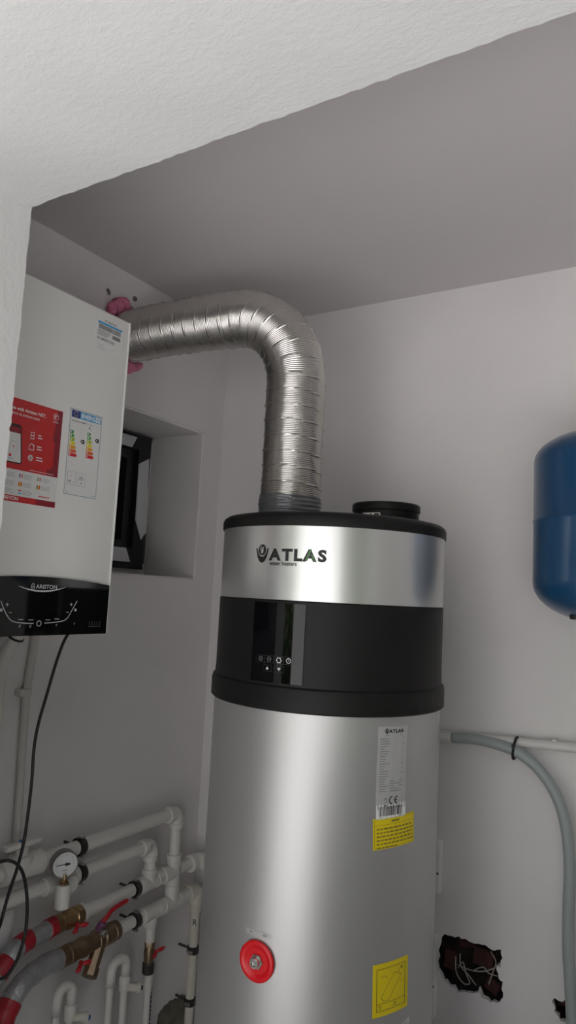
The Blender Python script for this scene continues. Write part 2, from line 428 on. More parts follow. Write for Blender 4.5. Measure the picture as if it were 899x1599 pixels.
# ------------------------------------------------------------------ heat pump water heater
HC = Vector((.722, -.446, 0)); HR = .28
PHI0 = math.atan2(CAM.y-HC.y, CAM.x-HC.x)
heater = empty('water_heater', HC); tag(heater, 'tall silver and black cylindrical heat pump water heater below the flexible duct', 'water heater')
def hit(px, py, R=HR):
    d = ray(px, py); o = CAM-HC
    a = d.x*d.x+d.y*d.y; b = 2*(o.x*d.x+o.y*d.y); c = o.x*o.x+o.y*o.y-R*R
    t = (-b-math.sqrt(max(0, b*b-4*a*c)))/(2*a); P = o+d*t
    return math.atan2(P.y, P.x), CAM.z+d.z*t
def cylmap(R, phi, z, tilt=0.):
    ct, st = math.cos(tilt), math.sin(tilt)
    def fn(u, v, lift=0.):
        uu = u*ct-v*st; vv = u*st+v*ct; a = phi+uu/R
        return Vector((HC.x+(R+lift)*math.cos(a), HC.y+(R+lift)*math.sin(a), z+vv))
    return fn
mb = MB(); lathe(mb, [(HR-.01, .02), (HR, .03), (HR, 1.335)], HC, seg=128); mb.build('tank_body', 'silver_body', heater, auto=30)
mb = MB(); lathe(mb, [(HR-.02, 0), (HR-.012, 0), (HR-.012, .03)], HC, seg=96); mb.build('base_ring', 'abs_black', heater, auto=30)
mb = MB(); lathe(mb, [(HR-.02, 1.324), (HR+.006, 1.324), (HR+.009, 1.327), (HR+.009, 1.366), (HR+.007, 1.374), (HR+.002, 1.378), (HR+.001, 1.40), (HR+.001, 1.56), (HR-.003, 1.563), (HR-.02, 1.563)], HC, seg=160); mb.build('black_housing', 'abs_black', heater, auto=35)
mb = MB(); lathe(mb, [(HR-.01, 1.561), (HR, 1.563), (HR, 1.729), (HR-.01, 1.731)], HC, seg=160); mb.build('silver_band', 'silver_band', heater, auto=30)
mb = MB(); lathe(mb, [(HR-.02, 1.727), (HR+.003, 1.728), (HR+.004, 1.732), (HR+.004, 1.747), (HR+.001, 1.754), (HR-.006, 1.7595), (HR-.02, 1.7625), (.1, 1.772), (0, 1.773)], HC, seg=160); mb.build('top_lid', 'abs_black', heater, auto=35)
OC = Vector((.838, -.383, 0))
mb = MB(); lathe(mb, [(.076, 1.765), (.084, 1.768), (.084, 1.795), (.087, 1.797), (.087, 1.812), (.084, 1.816), (.074, 1.816), (.072, 1.812), (.072, 1.77)], OC, seg=64)
oc = mb.build('outlet_collar', 'abs_black', heater, auto=35)
pc = math.atan2(CAM.y-OC.y, CAM.x-OC.x)
def ocm(u, v, lift=0.):
    a = pc+u/.0845; return Vector((OC.x+(.0845+lift)*math.cos(a), OC.y+(.0845+lift)*math.sin(a), v))
P = Print(ocm); P.rect(-.062, 1.773, -.014, 1.787, 'ink_white', .0006, 6); P.bars(-.060, 1.785, .028, 2, .006, .003, 'ink_black', .001); P.rect(-.029, 1.7745, -.017, 1.785, 'ink_black', .001, 2); P.build('outlet_sticker', oc)
mb = MB(); a, z_ = hit(684, 1100, HR+.009); lathe(mb, [(.004, 0), (.004, .002), (.002, .003)], (HC.x+(HR+.008)*math.cos(a), HC.y+(HR+.008)*math.sin(a), z_), (math.cos(a), math.sin(a), 0), seg=12); mb.build('screw', 'dark_steel', heater)

# brand lettering on the silver band
def atlas_logo(P, u, v, h, lift=.0006, sub=True, ink='ink_black', green=True):
    """emblem at (u, v) = left bottom of the letters, h = cap height"""
    e = u-.86*h; s_ = h
    def cup(side):
        out = [(0, -.30), (.30, -.16), (.52, .20), (.74, 1.02)]; inn = [(.60, 1.02), (.40, .52), (.20, .30), (0, .24)]
        P.poly([(e+side*a*s_, v+b*s_) for a, b in out+inn], ink, lift)
    cup(1); cup(-1)
    P.disc(e, v+.86*h, .43*s_, ink, lift+.0001, 24, sy=1.15)
    P.poly([(e+a*s_, v+.86*h+b*s_) for a, b in [(-.08, -.34), (.06, -.30), (.16, -.10), (.12, .10), (.24, .30), (.02, .18), (-.08, .0), (-.14, -.14)]], 'paper_silver', lift+.0003)
    P.poly([(e+a*s_, v+.86*h+b*s_) for a, b in [(-.22, -.05), (-.14, .08), (-.04, .34), (-.10, .36), (-.24, .12)]], 'paper_silver', lift+.0003)
    x = u
    for i, ch in enumerate('ATLAS'):
        w_ = P.text(ch, x, v, h*1.36, ink, .05, 1.14, lift)
        if i == 3 and green:
            P.poly([(x+.10*w_, v), (x+.28*w_, v), (x+.62*w_, v+.98*h), (x+.44*w_, v+.98*h)], 'logo_green', lift+.0002)
            P.poly([(x+.70*w_, v), (x+.90*w_, v), (x+.66*w_, v+.6*h), (x+.55*w_, v+.6*h)], 'logo_green', lift+.0002)
        x += w_+.10*h
    if sub: P.text('water heaters', u, v-.46*h, h*.50, ink, .02, .95, lift)
    return x
a, z_ = hit(421, 874); P = Print(cylmap(HR, a, z_)); atlas_logo(P, 0, 0, .0255); P.build('brand_lettering', heater)

# glossy control display in the black housing
a, z_ = hit(436, 1004); R2 = HR+.001
fn = cylmap(R2, a, z_)
pu0, pu1, pv0, pv1 = -.070, .058, -.086, .0865
mb = MB(); grid(mb, lambda u, v: fn(pu0+(pu1-pu0)*u, pv0+(pv1-pv0)*v, .0022), 20, 1)
grid(mb, lambda u, v: fn(pu0+(pu1-pu0)*u, pv0 if v < .5 else pv0, .0022*v), 20, 1); grid(mb, lambda u, v: fn(pu0+(pu1-pu0)*u, pv1, .0022*v), 20, 1)
grid(mb, lambda u, v: fn(pu0, pv0+(pv1-pv0)*u, .0022*v), 1, 1); grid(mb, lambda u, v: fn(pu1, pv0+(pv1-pv0)*u, .0022*v), 1, 1)
disp = mb.build('control_display', 'panel_black', heater, smooth=False, fix=False)
disp.data.polygons.foreach_set('use_smooth', [True]*20+[False]*(len(disp.data.polygons)-20))
P = Print(lambda u, v, l: fn(u, v, .0022+l))
bu = []
for (px, py) in ((408, 1028), (421, 1029), (436, 1031), (451, 1032), (418, 1043), (436, 1045)):
    b_, zz = hit(px, py, R2); bu.append(((b_-a)*R2, zz-z_))
for i, (u, v) in enumerate(bu):
    if i < 4:
        P.frame(u-.0115, v-.008, u+.0115, v+.008, .0005, 'panel_line'); P.disc(u, v, .0058, 'panel_print' if i > 1 else 'panel_dim', .0006, 16, r0=.0043)
        if i == 1: P.rect(u-.003, v-.0008, u+.003, v+.0008, 'panel_dim')
        if i == 2:
            for k in range(6): P.disc(u+.0055*math.cos(k*PI/3), v+.0055*math.sin(k*PI/3), .0017, 'panel_print', .0006, 8)
        if i == 3: P.rect(u-.0005, v-.0005, u+.0005, v+.003, 'panel_print'); P.rect(u-.0005, v-.0005, u+.002, v+.0005, 'panel_print')
        if i == 0: P.rect(u-.0006, v-.004, u+.0006, v+.004, 'panel_dim'); P.rect(u-.004, v-.0006, u+.004, v+.0006, 'panel_dim')
    else:
        P.frame(u-.0115, v-.007, u+.0115, v+.007, .0005, 'panel_line'); s_ = 1 if i == 4 else -1
        P.poly([(u-.0042, v-.003*s_), (u+.0042, v-.003*s_), (u, v+.004*s_)], 'panel_print')
P.build('button_icons', disp)

def cyl_sticker(name, px, py, w_, h_, paper, tilt=0., R=HR):
    a, z_ = hit(px, py, R); fn = cylmap(R, a, z_, tilt); mb = MB()
    grid(mb, lambda u, v: fn(w_*(u-.5), h_*(v-.5), .0005), 10, 4)
    o = mb.build(name, paper, heater, fix=False); return o, Print(lambda u, v, l: fn(u, v, .0005+l))
# rating plate
st, P = cyl_sticker('rating_plate', 612, 1198, .078, .172, 'paper_silver', .0)
P.fn = (lambda f0: (lambda u, v, l: f0(u*.88, v*.866, l)))(P.fn)
atlas_logo(P, -.012, .084, .0082, .0004, sub=False, green=False)
P.rect(-.022, .0765, .03, .078, 'ink_grey'); random.seed(5)
for i in range(22):
    v = .070-i*.0060
    P.rect(-.037, v-.0016, -.037+random.uniform(.012, .03), v, 'ink_grey')
    if i < 17: P.rect(.006, v-.0013, .006+random.uniform(.004, .012), v, 'ink_pale'); P.rect(.027, v-.0014, .027+random.uniform(.004, .010), v, 'ink_grey' if random.random() < .4 else 'ink_pale')
    else: P.rect(-.006, v-.0016, random.uniform(.015, .036), v, 'ink_grey')
P.rect(-.038, -.0625, .037, -.0618, 'ink_grey'); P.rect(-.038, .0715, .037, .0722, 'ink_grey'); P.rect(.002, -.03, .0026, .07, 'ink_pale')
def ce(P, u, v, r, m):
    P.disc(u, v, r, m, .0006, 14, r0=r*.72, a0=PI*.5, a1=PI*1.5); P.disc(u+r*1.6, v, r, m, .0006, 14, r0=r*.72, a0=PI*.5, a1=PI*1.5); P.rect(u+r*.8, v-r*.13, u+r*1.5, v+r*.13, m)
ce(P, .003, -.079, .0100, 'ink_black')
P.rect(-.020, -.076, -.013, -.073, 'ink_grey'); P.line([(-.019, -.076), (-.018, -.086), (-.014, -.086), (-.013, -.076)], .001, 'ink_grey'); P.rect(-.021, -.092, -.013, -.0895, 'ink_black')
P.frame(.024, -.088, .036, -.071, .0008, 'ink_pale')
P.build('print', st)
st, P = cyl_sticker('barcode_sticker', 611, 1266, .078, .030, 'ink_white', .02)
u = -.032
while u < .030:
    b_ = random.uniform(.0006, .0026); P.rect(u, -.009, u+b_, .0105, 'ink_black'); u += b_+random.uniform(.0006, .002)
P.rect(-.030, -.0125, .026, -.0108, 'ink_grey'); P.build('barcode', st)
st, P = cyl_sticker('notice_sticker', 617, 1298, .114, .064, 'yellow', .045)
P.fn = (lambda f0: (lambda u, v, l: f0(u*.88, v*.78, l)))(P.fn)
P.frame(-.061, -.038, .061, .038, .0007, 'ink_brown', n=6); P.rect(-.061, .022, .061, .0226, 'ink_brown', n=6); P.rect(-.012, .028, .012, .0325, 'ink_brown', n=2)
for i in range(6):
    v = .014-i*.0098; u = -.055; e = .055 if i < 5 else .0
    while u < e:
        w_ = random.uniform(.004, .013); P.rect(u, v-.0036, min(u+w_, e+.004), v, 'ink_brown'); u += w_+.0025
P.build('print', st)
st, P = cyl_sticker('safety_sticker', 611, 1541, .096, .104, 'yellow', .03)
P.fn = (lambda f0: (lambda u, v, l: f0(u*.93, v*.76, l)))(P.fn)
P.frame(-.042, -.055, .042, .055, .0016, 'ink_brown', n=5); P.rect(-.042, -.036, .042, -.0346, 'ink_brown', n=5); P.bars(-.036, -.041, .07, 2, .006, .0022, 'ink_brown')
P.line([(-.030, -.020), (.008, .038), (.028, .026), (-.008, -.030), (-.022, -.030), (-.030, -.020)], .0012, 'ink_brown'); P.line([(.018, .032), (.026, .044), (.034, .040)], .0014, 'ink_brown'); P.line([(-.032, .034), (-.018, .034), (-.012, .026)], .001, 'ink_brown'); P.line([(.024, .012), (.034, .008)], .001, 'ink_brown'); P.disc(.030, .046, .003, 'ink_brown')
P.build('print', st)
# red port with steel plug
a, z_ = hit(402, 1500); nrm = Vector((math.cos(a), math.sin(a), 0)); pp = HC+nrm*HR; pp.z = z_
mb = MB(); lathe(mb, [(.041, -.002), (.041, .001), (.0395, .003), (.033, .0035), (.028, .000), (.022, -.004), (.0, -.004)], pp+nrm*.0045, nrm, seg=48)
port = mb.build('red_port_flange', 'port_red', heater, auto=50)
mb = MB(); lathe(mb, [(.0155, -.004), (.0155, .003), (.0145, .004)], pp+nrm*.004, nrm, seg=6); lathe(mb, [(.0105, 0), (.0105, .012), (.0095, .013), (.0065, .013), (.0055, .009), (0, .009)], pp+nrm*.004, nrm, seg=28); mb.build('drain_plug', 'steel', port, auto=30)
st, P = cyl_sticker('port_caption', 403, 1458, .058, .010, 'paper_silver', 0); P.rect(-.022, -.0015, .02, .0015, 'ink_grey'); P.build('print', st)
st, P = cyl_sticker('base_caption', 632, 1598, .03, .012, 'paper', .3); P.bars(-.012, .003, .022, 2, .004, .0012, 'ink_grey'); P.build('print', st)

# ------------------------------------------------------------------ flexible aluminium duct
DV = Vector((.617, -.498, 0)); ZH = 2.337; BR = .205; DR = .0765
duct = empty('flexible_duct', (DV.x, DV.y, 1.773)); tag(duct, 'ribbed silver aluminium duct bending from the water heater to the wall', 'duct')
end = Vector((-.02, -.535, ZH-.004)); hd = (end-Vector((DV.x, DV.y, ZH))); hd.z = 0; hd.normalize()
path = []; stp = .00115
z = 1.80
while z < ZH-BR: path.append(Vector((DV.x, DV.y, z))); z += stp
for i in range(int(PI/2*BR/stp)):
    t = i*stp/BR; path.append(Vector((DV.x, DV.y, ZH-BR))+hd*(BR*(1-math.cos(t)))+Vector((0, 0, BR*math.sin(t))))
L0 = (end-Vector((DV.x, DV.y, ZH))).length; s_ = BR
while s_ < L0:
    q = (s_-BR)/(L0-BR); path.append(Vector((DV.x, DV.y, ZH+.006*math.sin(q*PI)))+hd*s_+Vector((0, 0, -.004*q))); s_ += stp
Ls = len(path)*stp
def ribs(s, a, R, i):
    r_ = R+.0011*math.cos(2*PI*s/.0046)
    ph = ((s+.040*a/(2*PI)) % .040)/.040
    r_ += .0030*math.exp(-((ph-.5)/.05)**2)
    P_ = path[i]; r_ += .0022*noise.noise(Vector((P_.x*9, P_.z*9, a*.9)))+.0012*noise.noise(Vector((s*55, math.cos(a)*2, math.sin(a)*2)))
    if i < 330:                      # wrinkled near the tape
        r_ += .0015*math.exp(-i/120)*noise.noise(Vector((s*160, math.cos(a)*5, math.sin(a)*5)))
    return r_
mb = MB(); tube(mb, path, DR, 56, caps=False, rfun=ribs); mb.build('ribbed_hose', 'alu', duct, smooth=True, fix=False)
tp_ = [Vector((DV.x, DV.y, 1.766+.0019*i)) for i in range(32)]
mb = MB(); tube(mb, tp_, DR+.0045, 72, caps=False, rfun=lambda s, a, R, i: R+.0016*math.sin(2*PI*s/.011+.9*math.sin(2*a))*(.5+.5*noise.noise(Vector((math.cos(a)*2, math.sin(a)*2, s*30))))+.002*noise.noise(Vector((math.cos(a)*3, math.sin(a)*3, s*90)))-(.004 if i == 31 else 0))
mb.build('tape_wrap', 'duct_tape', duct, smooth=True, fix=False)

# pink foam sealing the duct into the wall
foam = empty('foam_seal', (0, end.y, ZH)); tag(foam, 'pink expanding foam around the duct where it enters the wall', 'foam')
def lump(a0, a1, rc, rr, x0, name='foam_bead', m='foam_pink'):
    pts = []; rs = []; n = 26
    for i in range(n+1):
        t = i/n; a = math.radians(a0+(a1-a0)*t); r_ = rc+.010*noise.noise(Vector((t*5, a0, 1)))
        pts.append((x0+.010*noise.noise(Vector((t*6, 3, a0))), end.y+r_*math.cos(a), ZH+r_*math.sin(a))); rs.append(max(.004, rr*(math.sin(PI*min(max(t, .04), .96))**.5)*(1+.5*noise.noise(Vector((t*9, a0, 7))))))
    mb = MB(); tube(mb, pts, rs, 14, rfun=lambda s, a, R, i: R*(1+.3*noise.noise(Vector((s*60, math.cos(a), math.sin(a)))))); return mb.build(name, m, foam, smooth=True)
lump(92, 150, .092, .025, .022); lump(236, 312, .094, .018, .024); lump(140, 240, .088, .018, .015)
lump(70, 100, .094, .010, .008, 'broken_plaster', 'chip_dark'); lump(285, 310, .092, .008, .006, 'broken_plaster', 'chip_dark')
q = Wx(172, 455, .008); mb = MB(); lathe(mb, [(.011, 0), (.010, .003), (.004, .006), (0, .007)], (0, q.y, q.z), (1, .4, .3), seg=7); mb.build('foam_fleck', 'chip_dark', foam)
q = Wx(212, 466, .006); mb = MB(); lathe(mb, [(.010, 0), (.008, .004), (.004, .007), (0, .008)], (0, q.y, q.z), (1, -.4, .3), seg=6); mb.build('foam_fleck', 'chip_dark', foam)

# ------------------------------------------------------------------ wall-hung boiler
BXF = .36; BY0, BY1, BZ0, BZ1 = -1.252, -.860, 1.465, 2.211
boil = empty('gas_boiler', (.18, (BY0+BY1)/2, BZ0)); tag(boil, 'white wall-hung gas boiler with red poster and black control panel', 'boiler')
mb = MB(); box(mb, (.012, BY0, BZ0), (BXF, BY1, BZ1), .006, seg=3); cas = mb.build('casing', 'boiler_white', boil, auto=40)
mb = MB(); box(mb, (BXF-.012, BY1-.004, BZ0), (BXF+.0015, BY1+.001, BZ1-.002), .001); mb.build('edge_trim', 'edge_white', boil)
def bf(u, v, l=0.): return Vector((BXF+l, u, v))
yc = (BY0+BY1)/2
# control panel with bowed top edge
n = 24; pv = []
for i in range(n+1):
    t = -1+2*i/n; pv.append((yc+(BY1-BY0-.010)/2*t, 1.586-.012*t*t))
poly = [(yc-(BY1-BY0-.010)/2, BZ0-.001), (yc+(BY1-BY0-.010)/2, BZ0-.001)]+pv[::-1]
k = len(poly); mb = MB(); mb.add([bf(a, b, -.004) for a, b in poly]+[bf(a, b, .004) for a, b in poly], [list(range(k)), list(range(k, 2*k))]+[[i, (i+1) % k, k+(i+1) % k, k+i] for i in range(k)])
pan = mb.build('control_panel', 'gloss_black', boil)
P = Print(lambda u, v, l: bf(u, v, .004+l))
def bw_(px, py): q = Wx(px, py, BXF+.004); return (q.y, q.z)
q0 = bw_(56, 916.5); P.text('ARISTON', q0[0], q0[1]-.003, .0118, 'panel_print', .02, 1.12)
e = (q0[0]-.0075, q0[1]); P.line([(e[0]-.004, e[1]-.003), (e[0]-.004, e[1]+.003), (e[0], e[1]+.0075), (e[0]+.004, e[1]+.003), (e[0]+.004, e[1]-.003), (e[0]-.004, e[1]-.003)], .0014, 'panel_print'); P.rect(e[0]-.0016, e[1]-.001, e[0]+.0016, e[1]+.002, 'panel_print')
a1 = bw_(29, 915); a2 = bw_(102, 917); mid = bw_(66, 921.5); n = 20; arcp = []
for i in range(n+1):
    t = i/n; u = a1[0]+(a2[0]-a1[0])*t; v = a1[1]+(a2[1]-a1[1])*t-.0095*(1-(2*t-1)**2); arcp.append((u, v))
P.build('brand_lettering', pan); P = Print(lambda u, v, l: bf(u, v, .004+l))
for i in range(n): P.line([arcp[i], arcp[i+1]], .0006+.0028*math.sin(PI*(i+.5)/n), 'arc_silver')
P.build('silver_arc', pan); P = Print(lambda u, v, l: bf(u, v, .004+l))
def pxline(pts, t, m): P.line([bw_(*p) for p in pts], t, m)
pxline([(1, 938), (4, 947), (9, 958), (14, 966), (19, 970), (26, 972), (40, 973.3), (52, 973.5)], .0017, 'panel_print')
pxline([(69, 973), (82, 972), (94, 970.5), (101, 968.5), (106, 964), (112, 953), (116, 946), (120, 938.5)], .0017, 'panel_print')
q = bw_(60.5, 973.5); P.disc(q[0], q[1], .0062, 'panel_print', .0006, 20, r0=.0046)
for (px, py, tp) in ((11, 944, '+'), (16, 956.5, '-'), (111, 944, '+'), (105, 956, '-')):
    q = bw_(px, py); P.rect(q[0]-.0035, q[1]-.0006, q[0]+.0035, q[1]+.0006, 'panel_print')
    if tp == '+': P.rect(q[0]-.0006, q[1]-.0035, q[0]+.0006, q[1]+.0035, 'panel_print')
for (px, py) in ((117.5, 952.5), (1.5, 952.5)):
    q = bw_(px, py); P.rect(q[0]-.003, q[1]-.0028, q[0]+.003, q[1]+.0028, 'panel_print')
for (px, py) in ((32, 967.5), (48, 968), (74.5, 968), (88.5, 966.5)):
    q = bw_(px, py); P.rect(q[0]-.006, q[1]-.0008, q[0]+.006, q[1]+.0008, 'ink_pale')
for (px, py, w_) in ((31, 978, .003), (47.5, 978, .003), (116, 974, .002), (88, 976, .002)):
    q = bw_(px, py); P.disc(q[0], q[1], w_, 'ink_pale', .0006, 10, r0=w_*.5, a0=.6, a1=5.2)
for i in range(5):
    q = bw_(139+i*4, 973.5); P.line([(q[0], q[1]-.004), (q[0]+.0015, q[1]+.005)], .0013, 'panel_dim')
qa = bw_(138, 978.5); qb = bw_(156, 978.5); P.rect(qa[0], qa[1]-.0005, qb[0], qa[1]+.0005, 'panel_dim')
o = P.build('button_markings', pan); o['kind'] = 'stuff'
def flat_sticker(name, u0, v0, u1, v1, m, l=.0006):
    mb = MB(); box(mb, (BXF-.0002, u0, v0), (BXF+l, u1, v1)); return mb.build(name, m, boil), Print(lambda u, v, li: bf(u, v, l+li))
# red poster
U0, U1, V0, V1 = -1.243, -1.0395, 1.7335, 1.9445
st, P = flat_sticker('red_poster', U0, V0, U1, V1, 'poster_red')
Vr = 1.799
P.poly([(-1.070, V0+.0662), (U1, V0+.0662), (U1, V1), (-1.052, V1-.0)], 'poster_dark', .0002)
P.poly([(-1.155, Vr+.014), (-1.062, Vr+.014), (-1.0545, Vr+.022), (-1.0545, Vr+.072), (-1.066, Vr+.086), (-1.1, Vr+.10), (-1.155, Vr+.10)], 'poster_red', .0003)
P.rect(U0, V0+.0125, U1, Vr, 'poster_pale', .0003); P.rect(-1.09, V0, U1, V0+.0125, 'poster_dark', .0002)
P.text('ARISTON', -1.178, V0+.0035, .0095, 'ink_white', .02, 1.12)
P.text('Compatible with Ariston NET,', -1.205, V1-.024, .0098, 'ink_white', .02, 1.0); P.text('learn more at ariston.com', -1.192, V1-.034, .0088, 'ink_white', .005, 1.0)
P.disc(-1.0575, V1-.016, .0075, 'ink_white', .0004, 20, r0=.0068); P.disc(-1.0575, V1-.016, .0042, 'ink_white', .0004, 8, r0=.002, a0=.3, a1=5.); P.rect(-1.064, V1-.0285, -1.051, V1-.0270, 'ink_white')
# phone
P.poly([(-1.172, Vr+.012), (-1.137, Vr+.012), (-1.133, Vr+.016), (-1.141, Vr+.088), (-1.145, Vr+.092), (-1.18, Vr+.092)], 'ink_black', .0005)
P.poly([(-1.172, Vr+.0145), (-1.138, Vr+.0145), (-1.136, Vr+.017), (-1.1425, Vr+.074), (-1.178, Vr+.074)], 'paper', .0007); P.poly([(-1.178, Vr+.074), (-1.1425, Vr+.074), (-1.1435, Vr+.087), (-1.179, Vr+.087)], 'poster_dark', .0007)
P.disc(-1.1565, Vr+.046, .011, 'ink_pale', .0009, 20, r0=.0103, a0=-.6, a1=3.7); P.disc(-1.1565, Vr+.046, .0018, 'ink_red', .0009, 8); P.disc(-1.163, Vr+.027, .0032, 'ink_red', .0009, 10); P.bars(-1.167, Vr+.021, .012, 1, .004, .001, 'ink_blue', .0009)
# icons
for i, v in enumerate((Vr+.077, Vr+.053, Vr+.030)):
    u = -1.113
    if i == 0: P.frame(u-.0045, v-.0075, u+.0045, v+.0075, .0014, 'ink_white'); P.rect(u-.0045, v-.001, u+.0045, v+.001, 'ink_white')
    if i == 1: P.line([(u-.006, v-.006), (u-.006, v+.002), (u, v+.0075), (u+.006, v+.002), (u+.006, v-.006), (u-.006, v-.006)], .0014, 'ink_white'); P.rect(u+.003, v+.004, u+.008, v+.0055, 'ink_white')
    if i == 2:
        for k in range(6): P.disc(u+.005*math.cos(k*PI/3), v+.005*math.sin(k*PI/3), .0022, 'ink_white', .0005, 8)
        P.disc(u, v, .005, 'ink_white', .0005, 14, r0=.002)
    P.bars(-1.099, v+.0045, (.008, .011, .015)[i], 1, .004, .0022, 'ink_white', rag=.0); P.bars(-1.099, v-.001, (.011, .012, .017)[i], 1, .004, .0022, 'ink_white', rag=.0)
P.rect(-1.112, Vr+.004, -1.05, Vr+.0048, 'ink_white')
flags = [(-1.132, Vr-.011, ('ink_navy', 'ink_white', 'ink_red')), (-1.132, Vr-.028, ('ink_red', 'ink_yel', 'ink_red')), (-1.132, Vr-.044, ('ink_red', 'ink_white', 'ink_blue')),
         (-1.087, Vr-.011, ('ink_green', 'ink_white', 'ink_red')), (-1.087, Vr-.028, ('ink_black', 'ink_yel', 'ink_red'))]
for (u, v, cs) in flags:
    for k, c in enumerate(cs):
        if v == Vr-.044: P.rect(u-.004, v+.004-.0027*(k+1), u+.004, v+.004-.0027*k, c)
        else: P.rect(u-.004+.0027*k, v-.0042, u-.004+.0027*(k+1), v+.0042, c)
    P.bars(u+.007, v+.004, .024, 4, .0026, .0009, 'ink_pale')
for v in (Vr-.011, Vr-.028, Vr-.044): P.bars(-1.172, v+.004, .027, 4, .0026, .0009, 'ink_pale')
P.bars(-1.085, Vr-.042, .008, 1, .003, .001, 'ink_pale'); P.rect(-1.085, Vr-.0475, -1.056, Vr-.0455, 'ink_red')
P.build('poster_print', st)
# energy label
E0, E1, F0, F1 = -1.0195, -.9265, 1.768, 1.9595
st, P = flat_sticker('energy_label', E0, F0, E1, F1, 'paper')
P.frame(E0, F0, E1, F1, .0012, 'frame_blue', .0004)
P.rect(E0+.004, F1-.019, E0+.0285, F1-.003, 'ink_navy'); P.disc(E0+.016, F1-.011, .0055, 'ink_yel', .0008, 12, r0=.0048)
P.rect(E0+.0285, F1-.019, E1-.004, F1-.003, 'ink_blue'); P.text('ENERG', E0+.031, F1-.0155, .0135, 'ink_white', .03, .98)
for (du, dv) in ((-.0165, -.0075), (-.0095, -.0075), (-.0165, -.0145), (-.0095, -.0145)): P.disc(E1+du, F1+dv, .0033, 'ink_white', .0007, 10)
P.bars(E0+.005, F1-.026, .04, 1, .004, .0018, 'ink_grey', rag=0); P.bars(E0+.034, F1-.024, .018, 1, .004, .0013, 'ink_pale'); P.bars(E0+.05, F1-.026, .02, 1, .004, .0012, 'ink_pale')
cols = ['ink_green', 'ink_green', 'ink_green2', 'ink_lime', 'ink_yel', 'ink_ora', 'ink_ora2', 'ink_red']
for (ub, n0, vb) in ((E0+.004, 1, F1-.052), (E0+.053, 1, F1-.048)):
    for k in range(7):
        v = vb-k*.0085; L_ = .0105+k*.0022; P.poly([(ub, v-.0036), (ub+L_-.003, v-.0036), (ub+L_, v), (ub+L_-.003, v+.0036), (ub, v+.0036)], cols[k+1] if k else cols[0])
        P.rect(ub+.002, v-.002, ub+.0045, v+.002, 'ink_white', .0008)
for (ub, v) in ((E0+.034, F1-.069), (E1-.017, F1-.058)):
    P.poly([(ub+.012, v-.0045), (ub+.0045, v-.0045), (ub, v), (ub+.0045, v+.0045), (ub+.012, v+.0045)], 'ink_black'); P.disc(ub+.0055, v, .0018, 'ink_white', .0008, 8)
P.rect(E0+.056, F1-.036, E0+.060, F1-.032, 'ink_grey'); P.line([(E0+.056, F1-.031), (E0+.063, F1-.040)], .0008, 'ink_grey')
P.frame(E0+.006, F0+.022, E0+.030, F0+.052, .0008, 'ink_pale'); P.frame(E0+.034, F0+.022, E0+.058, F0+.052, .0008, 'ink_pale')
P.text('30', E0+.0385, F0+.036, .0125, 'ink_grey', .01, 1.); P.text('dB', E0+.042, F0+.0275, .0065, 'ink_grey'); P.text('48', E0+.0085, F0+.027, .0085, 'ink_grey', .01); P.bars(E0+.021, F0+.029, .005, 1, .003, .0015, 'ink_pale'); P.line([(E0+.012, F0+.040), (E0+.018, F0+.041), (E0+.018, F0+.048)], .0006, 'ink_pale')
P.bars(E0+.005, F0+.006, .008, 1, .002, .0014, 'ink_pale'); P.bars(E1-.018, F0+.006, .014, 1, .002, .0014, 'ink_pale')
P.build('label_print', st)
# small serial sticker (its square code left blank)
G0, G1, K0, K1 = -.967, -.8835, 2.112, 2.193
st, P = flat_sticker('serial_sticker', G0, K0, G1, K1, 'paper')
P.text('ARISTON', G0+.032, K1-.010, .0065, 'ink_grey', .02, 1.1); P.disc(G0+.027, K1-.0075, .0025, 'ink_grey', .0006, 8); P.rect(G0+.004, K1-.0175, G1-.002, K1-.0125, 'ink_blue')
u = G0+.008
while u < G1-.008:
    b_ = random.uniform(.0005, .0016); P.rect(u, K1-.030, u+b_, K1-.019, 'ink_grey'); u += b_+random.uniform(.0004, .001)
P.bars(G0+.006, K1-.033, .04, 4, .0035, .0014, 'ink_grey'); P.text('ARISTON', G0+.015, K1-.056, .0095, 'ink_grey', .02, 1.1); P.disc(G0+.009, K1-.0525, .0035, 'ink_grey', .0006, 10, r0=.002)
P.rect(G1-.032, K1-.043, G1-.007, K1-.034, 'ink_grey'); P.bars(G0+.008, K1-.066, .025, 3, .005, .001, 'ink_pale')
P.build('sticker_print', st)

# ------------------------------------------------------------------ blue expansion tank on the back wall
BC = Vector((1.345, -.20, 0)); br = .176
tank = empty('expansion_tank', (BC.x, 0, 1.55)); tag(tank, 'blue steel expansion tank hanging on the white wall', 'expansion tank')
prof = []
zt, zb = 1.936, 1.637
for i in range(11): t = PI/2*(1-i/10); prof.append((max(br*math.cos(t)**.85, 0), zb-.092*math.sin(t)))
prof += [(br, zb), (br, 1.782), (br+.0012, 1.7835), (br+.0012, 1.789), (br, 1.7905), (br, zt)]
for i in range(1, 11): t = PI/2*i/10; prof.append((max(br*max(math.cos(t), 0)**.85, 0), zt+.078*math.sin(t)))
mb = MB(); lathe(mb, prof, BC, seg=96); mb.build('vessel', 'blue_paint', tank, auto=40)
mb = MB(); lathe(mb, [(.013, -.04), (.013, -.012), (.022, -.012), (.022, .003), (.03, .006)], (BC.x, BC.y, 1.548), seg=24); mb.build('water_connection', 'steel', tank, auto=30)
q = Wy(897, 958, -.27); mb = MB(); lathe(mb, [(.010, -.014), (.012, -.012), (.012, -.002), (.008, 0), (.008, .022)], q, seg=6); mb.build('valve_bolt', 'dark_steel', tank)
mb = MB(); box(mb, (BC.x-.02, -.05, 1.70), (BC.x+.02, -.001, 1.88), .002); mb.build('wall_bracket', 'steel', tank)

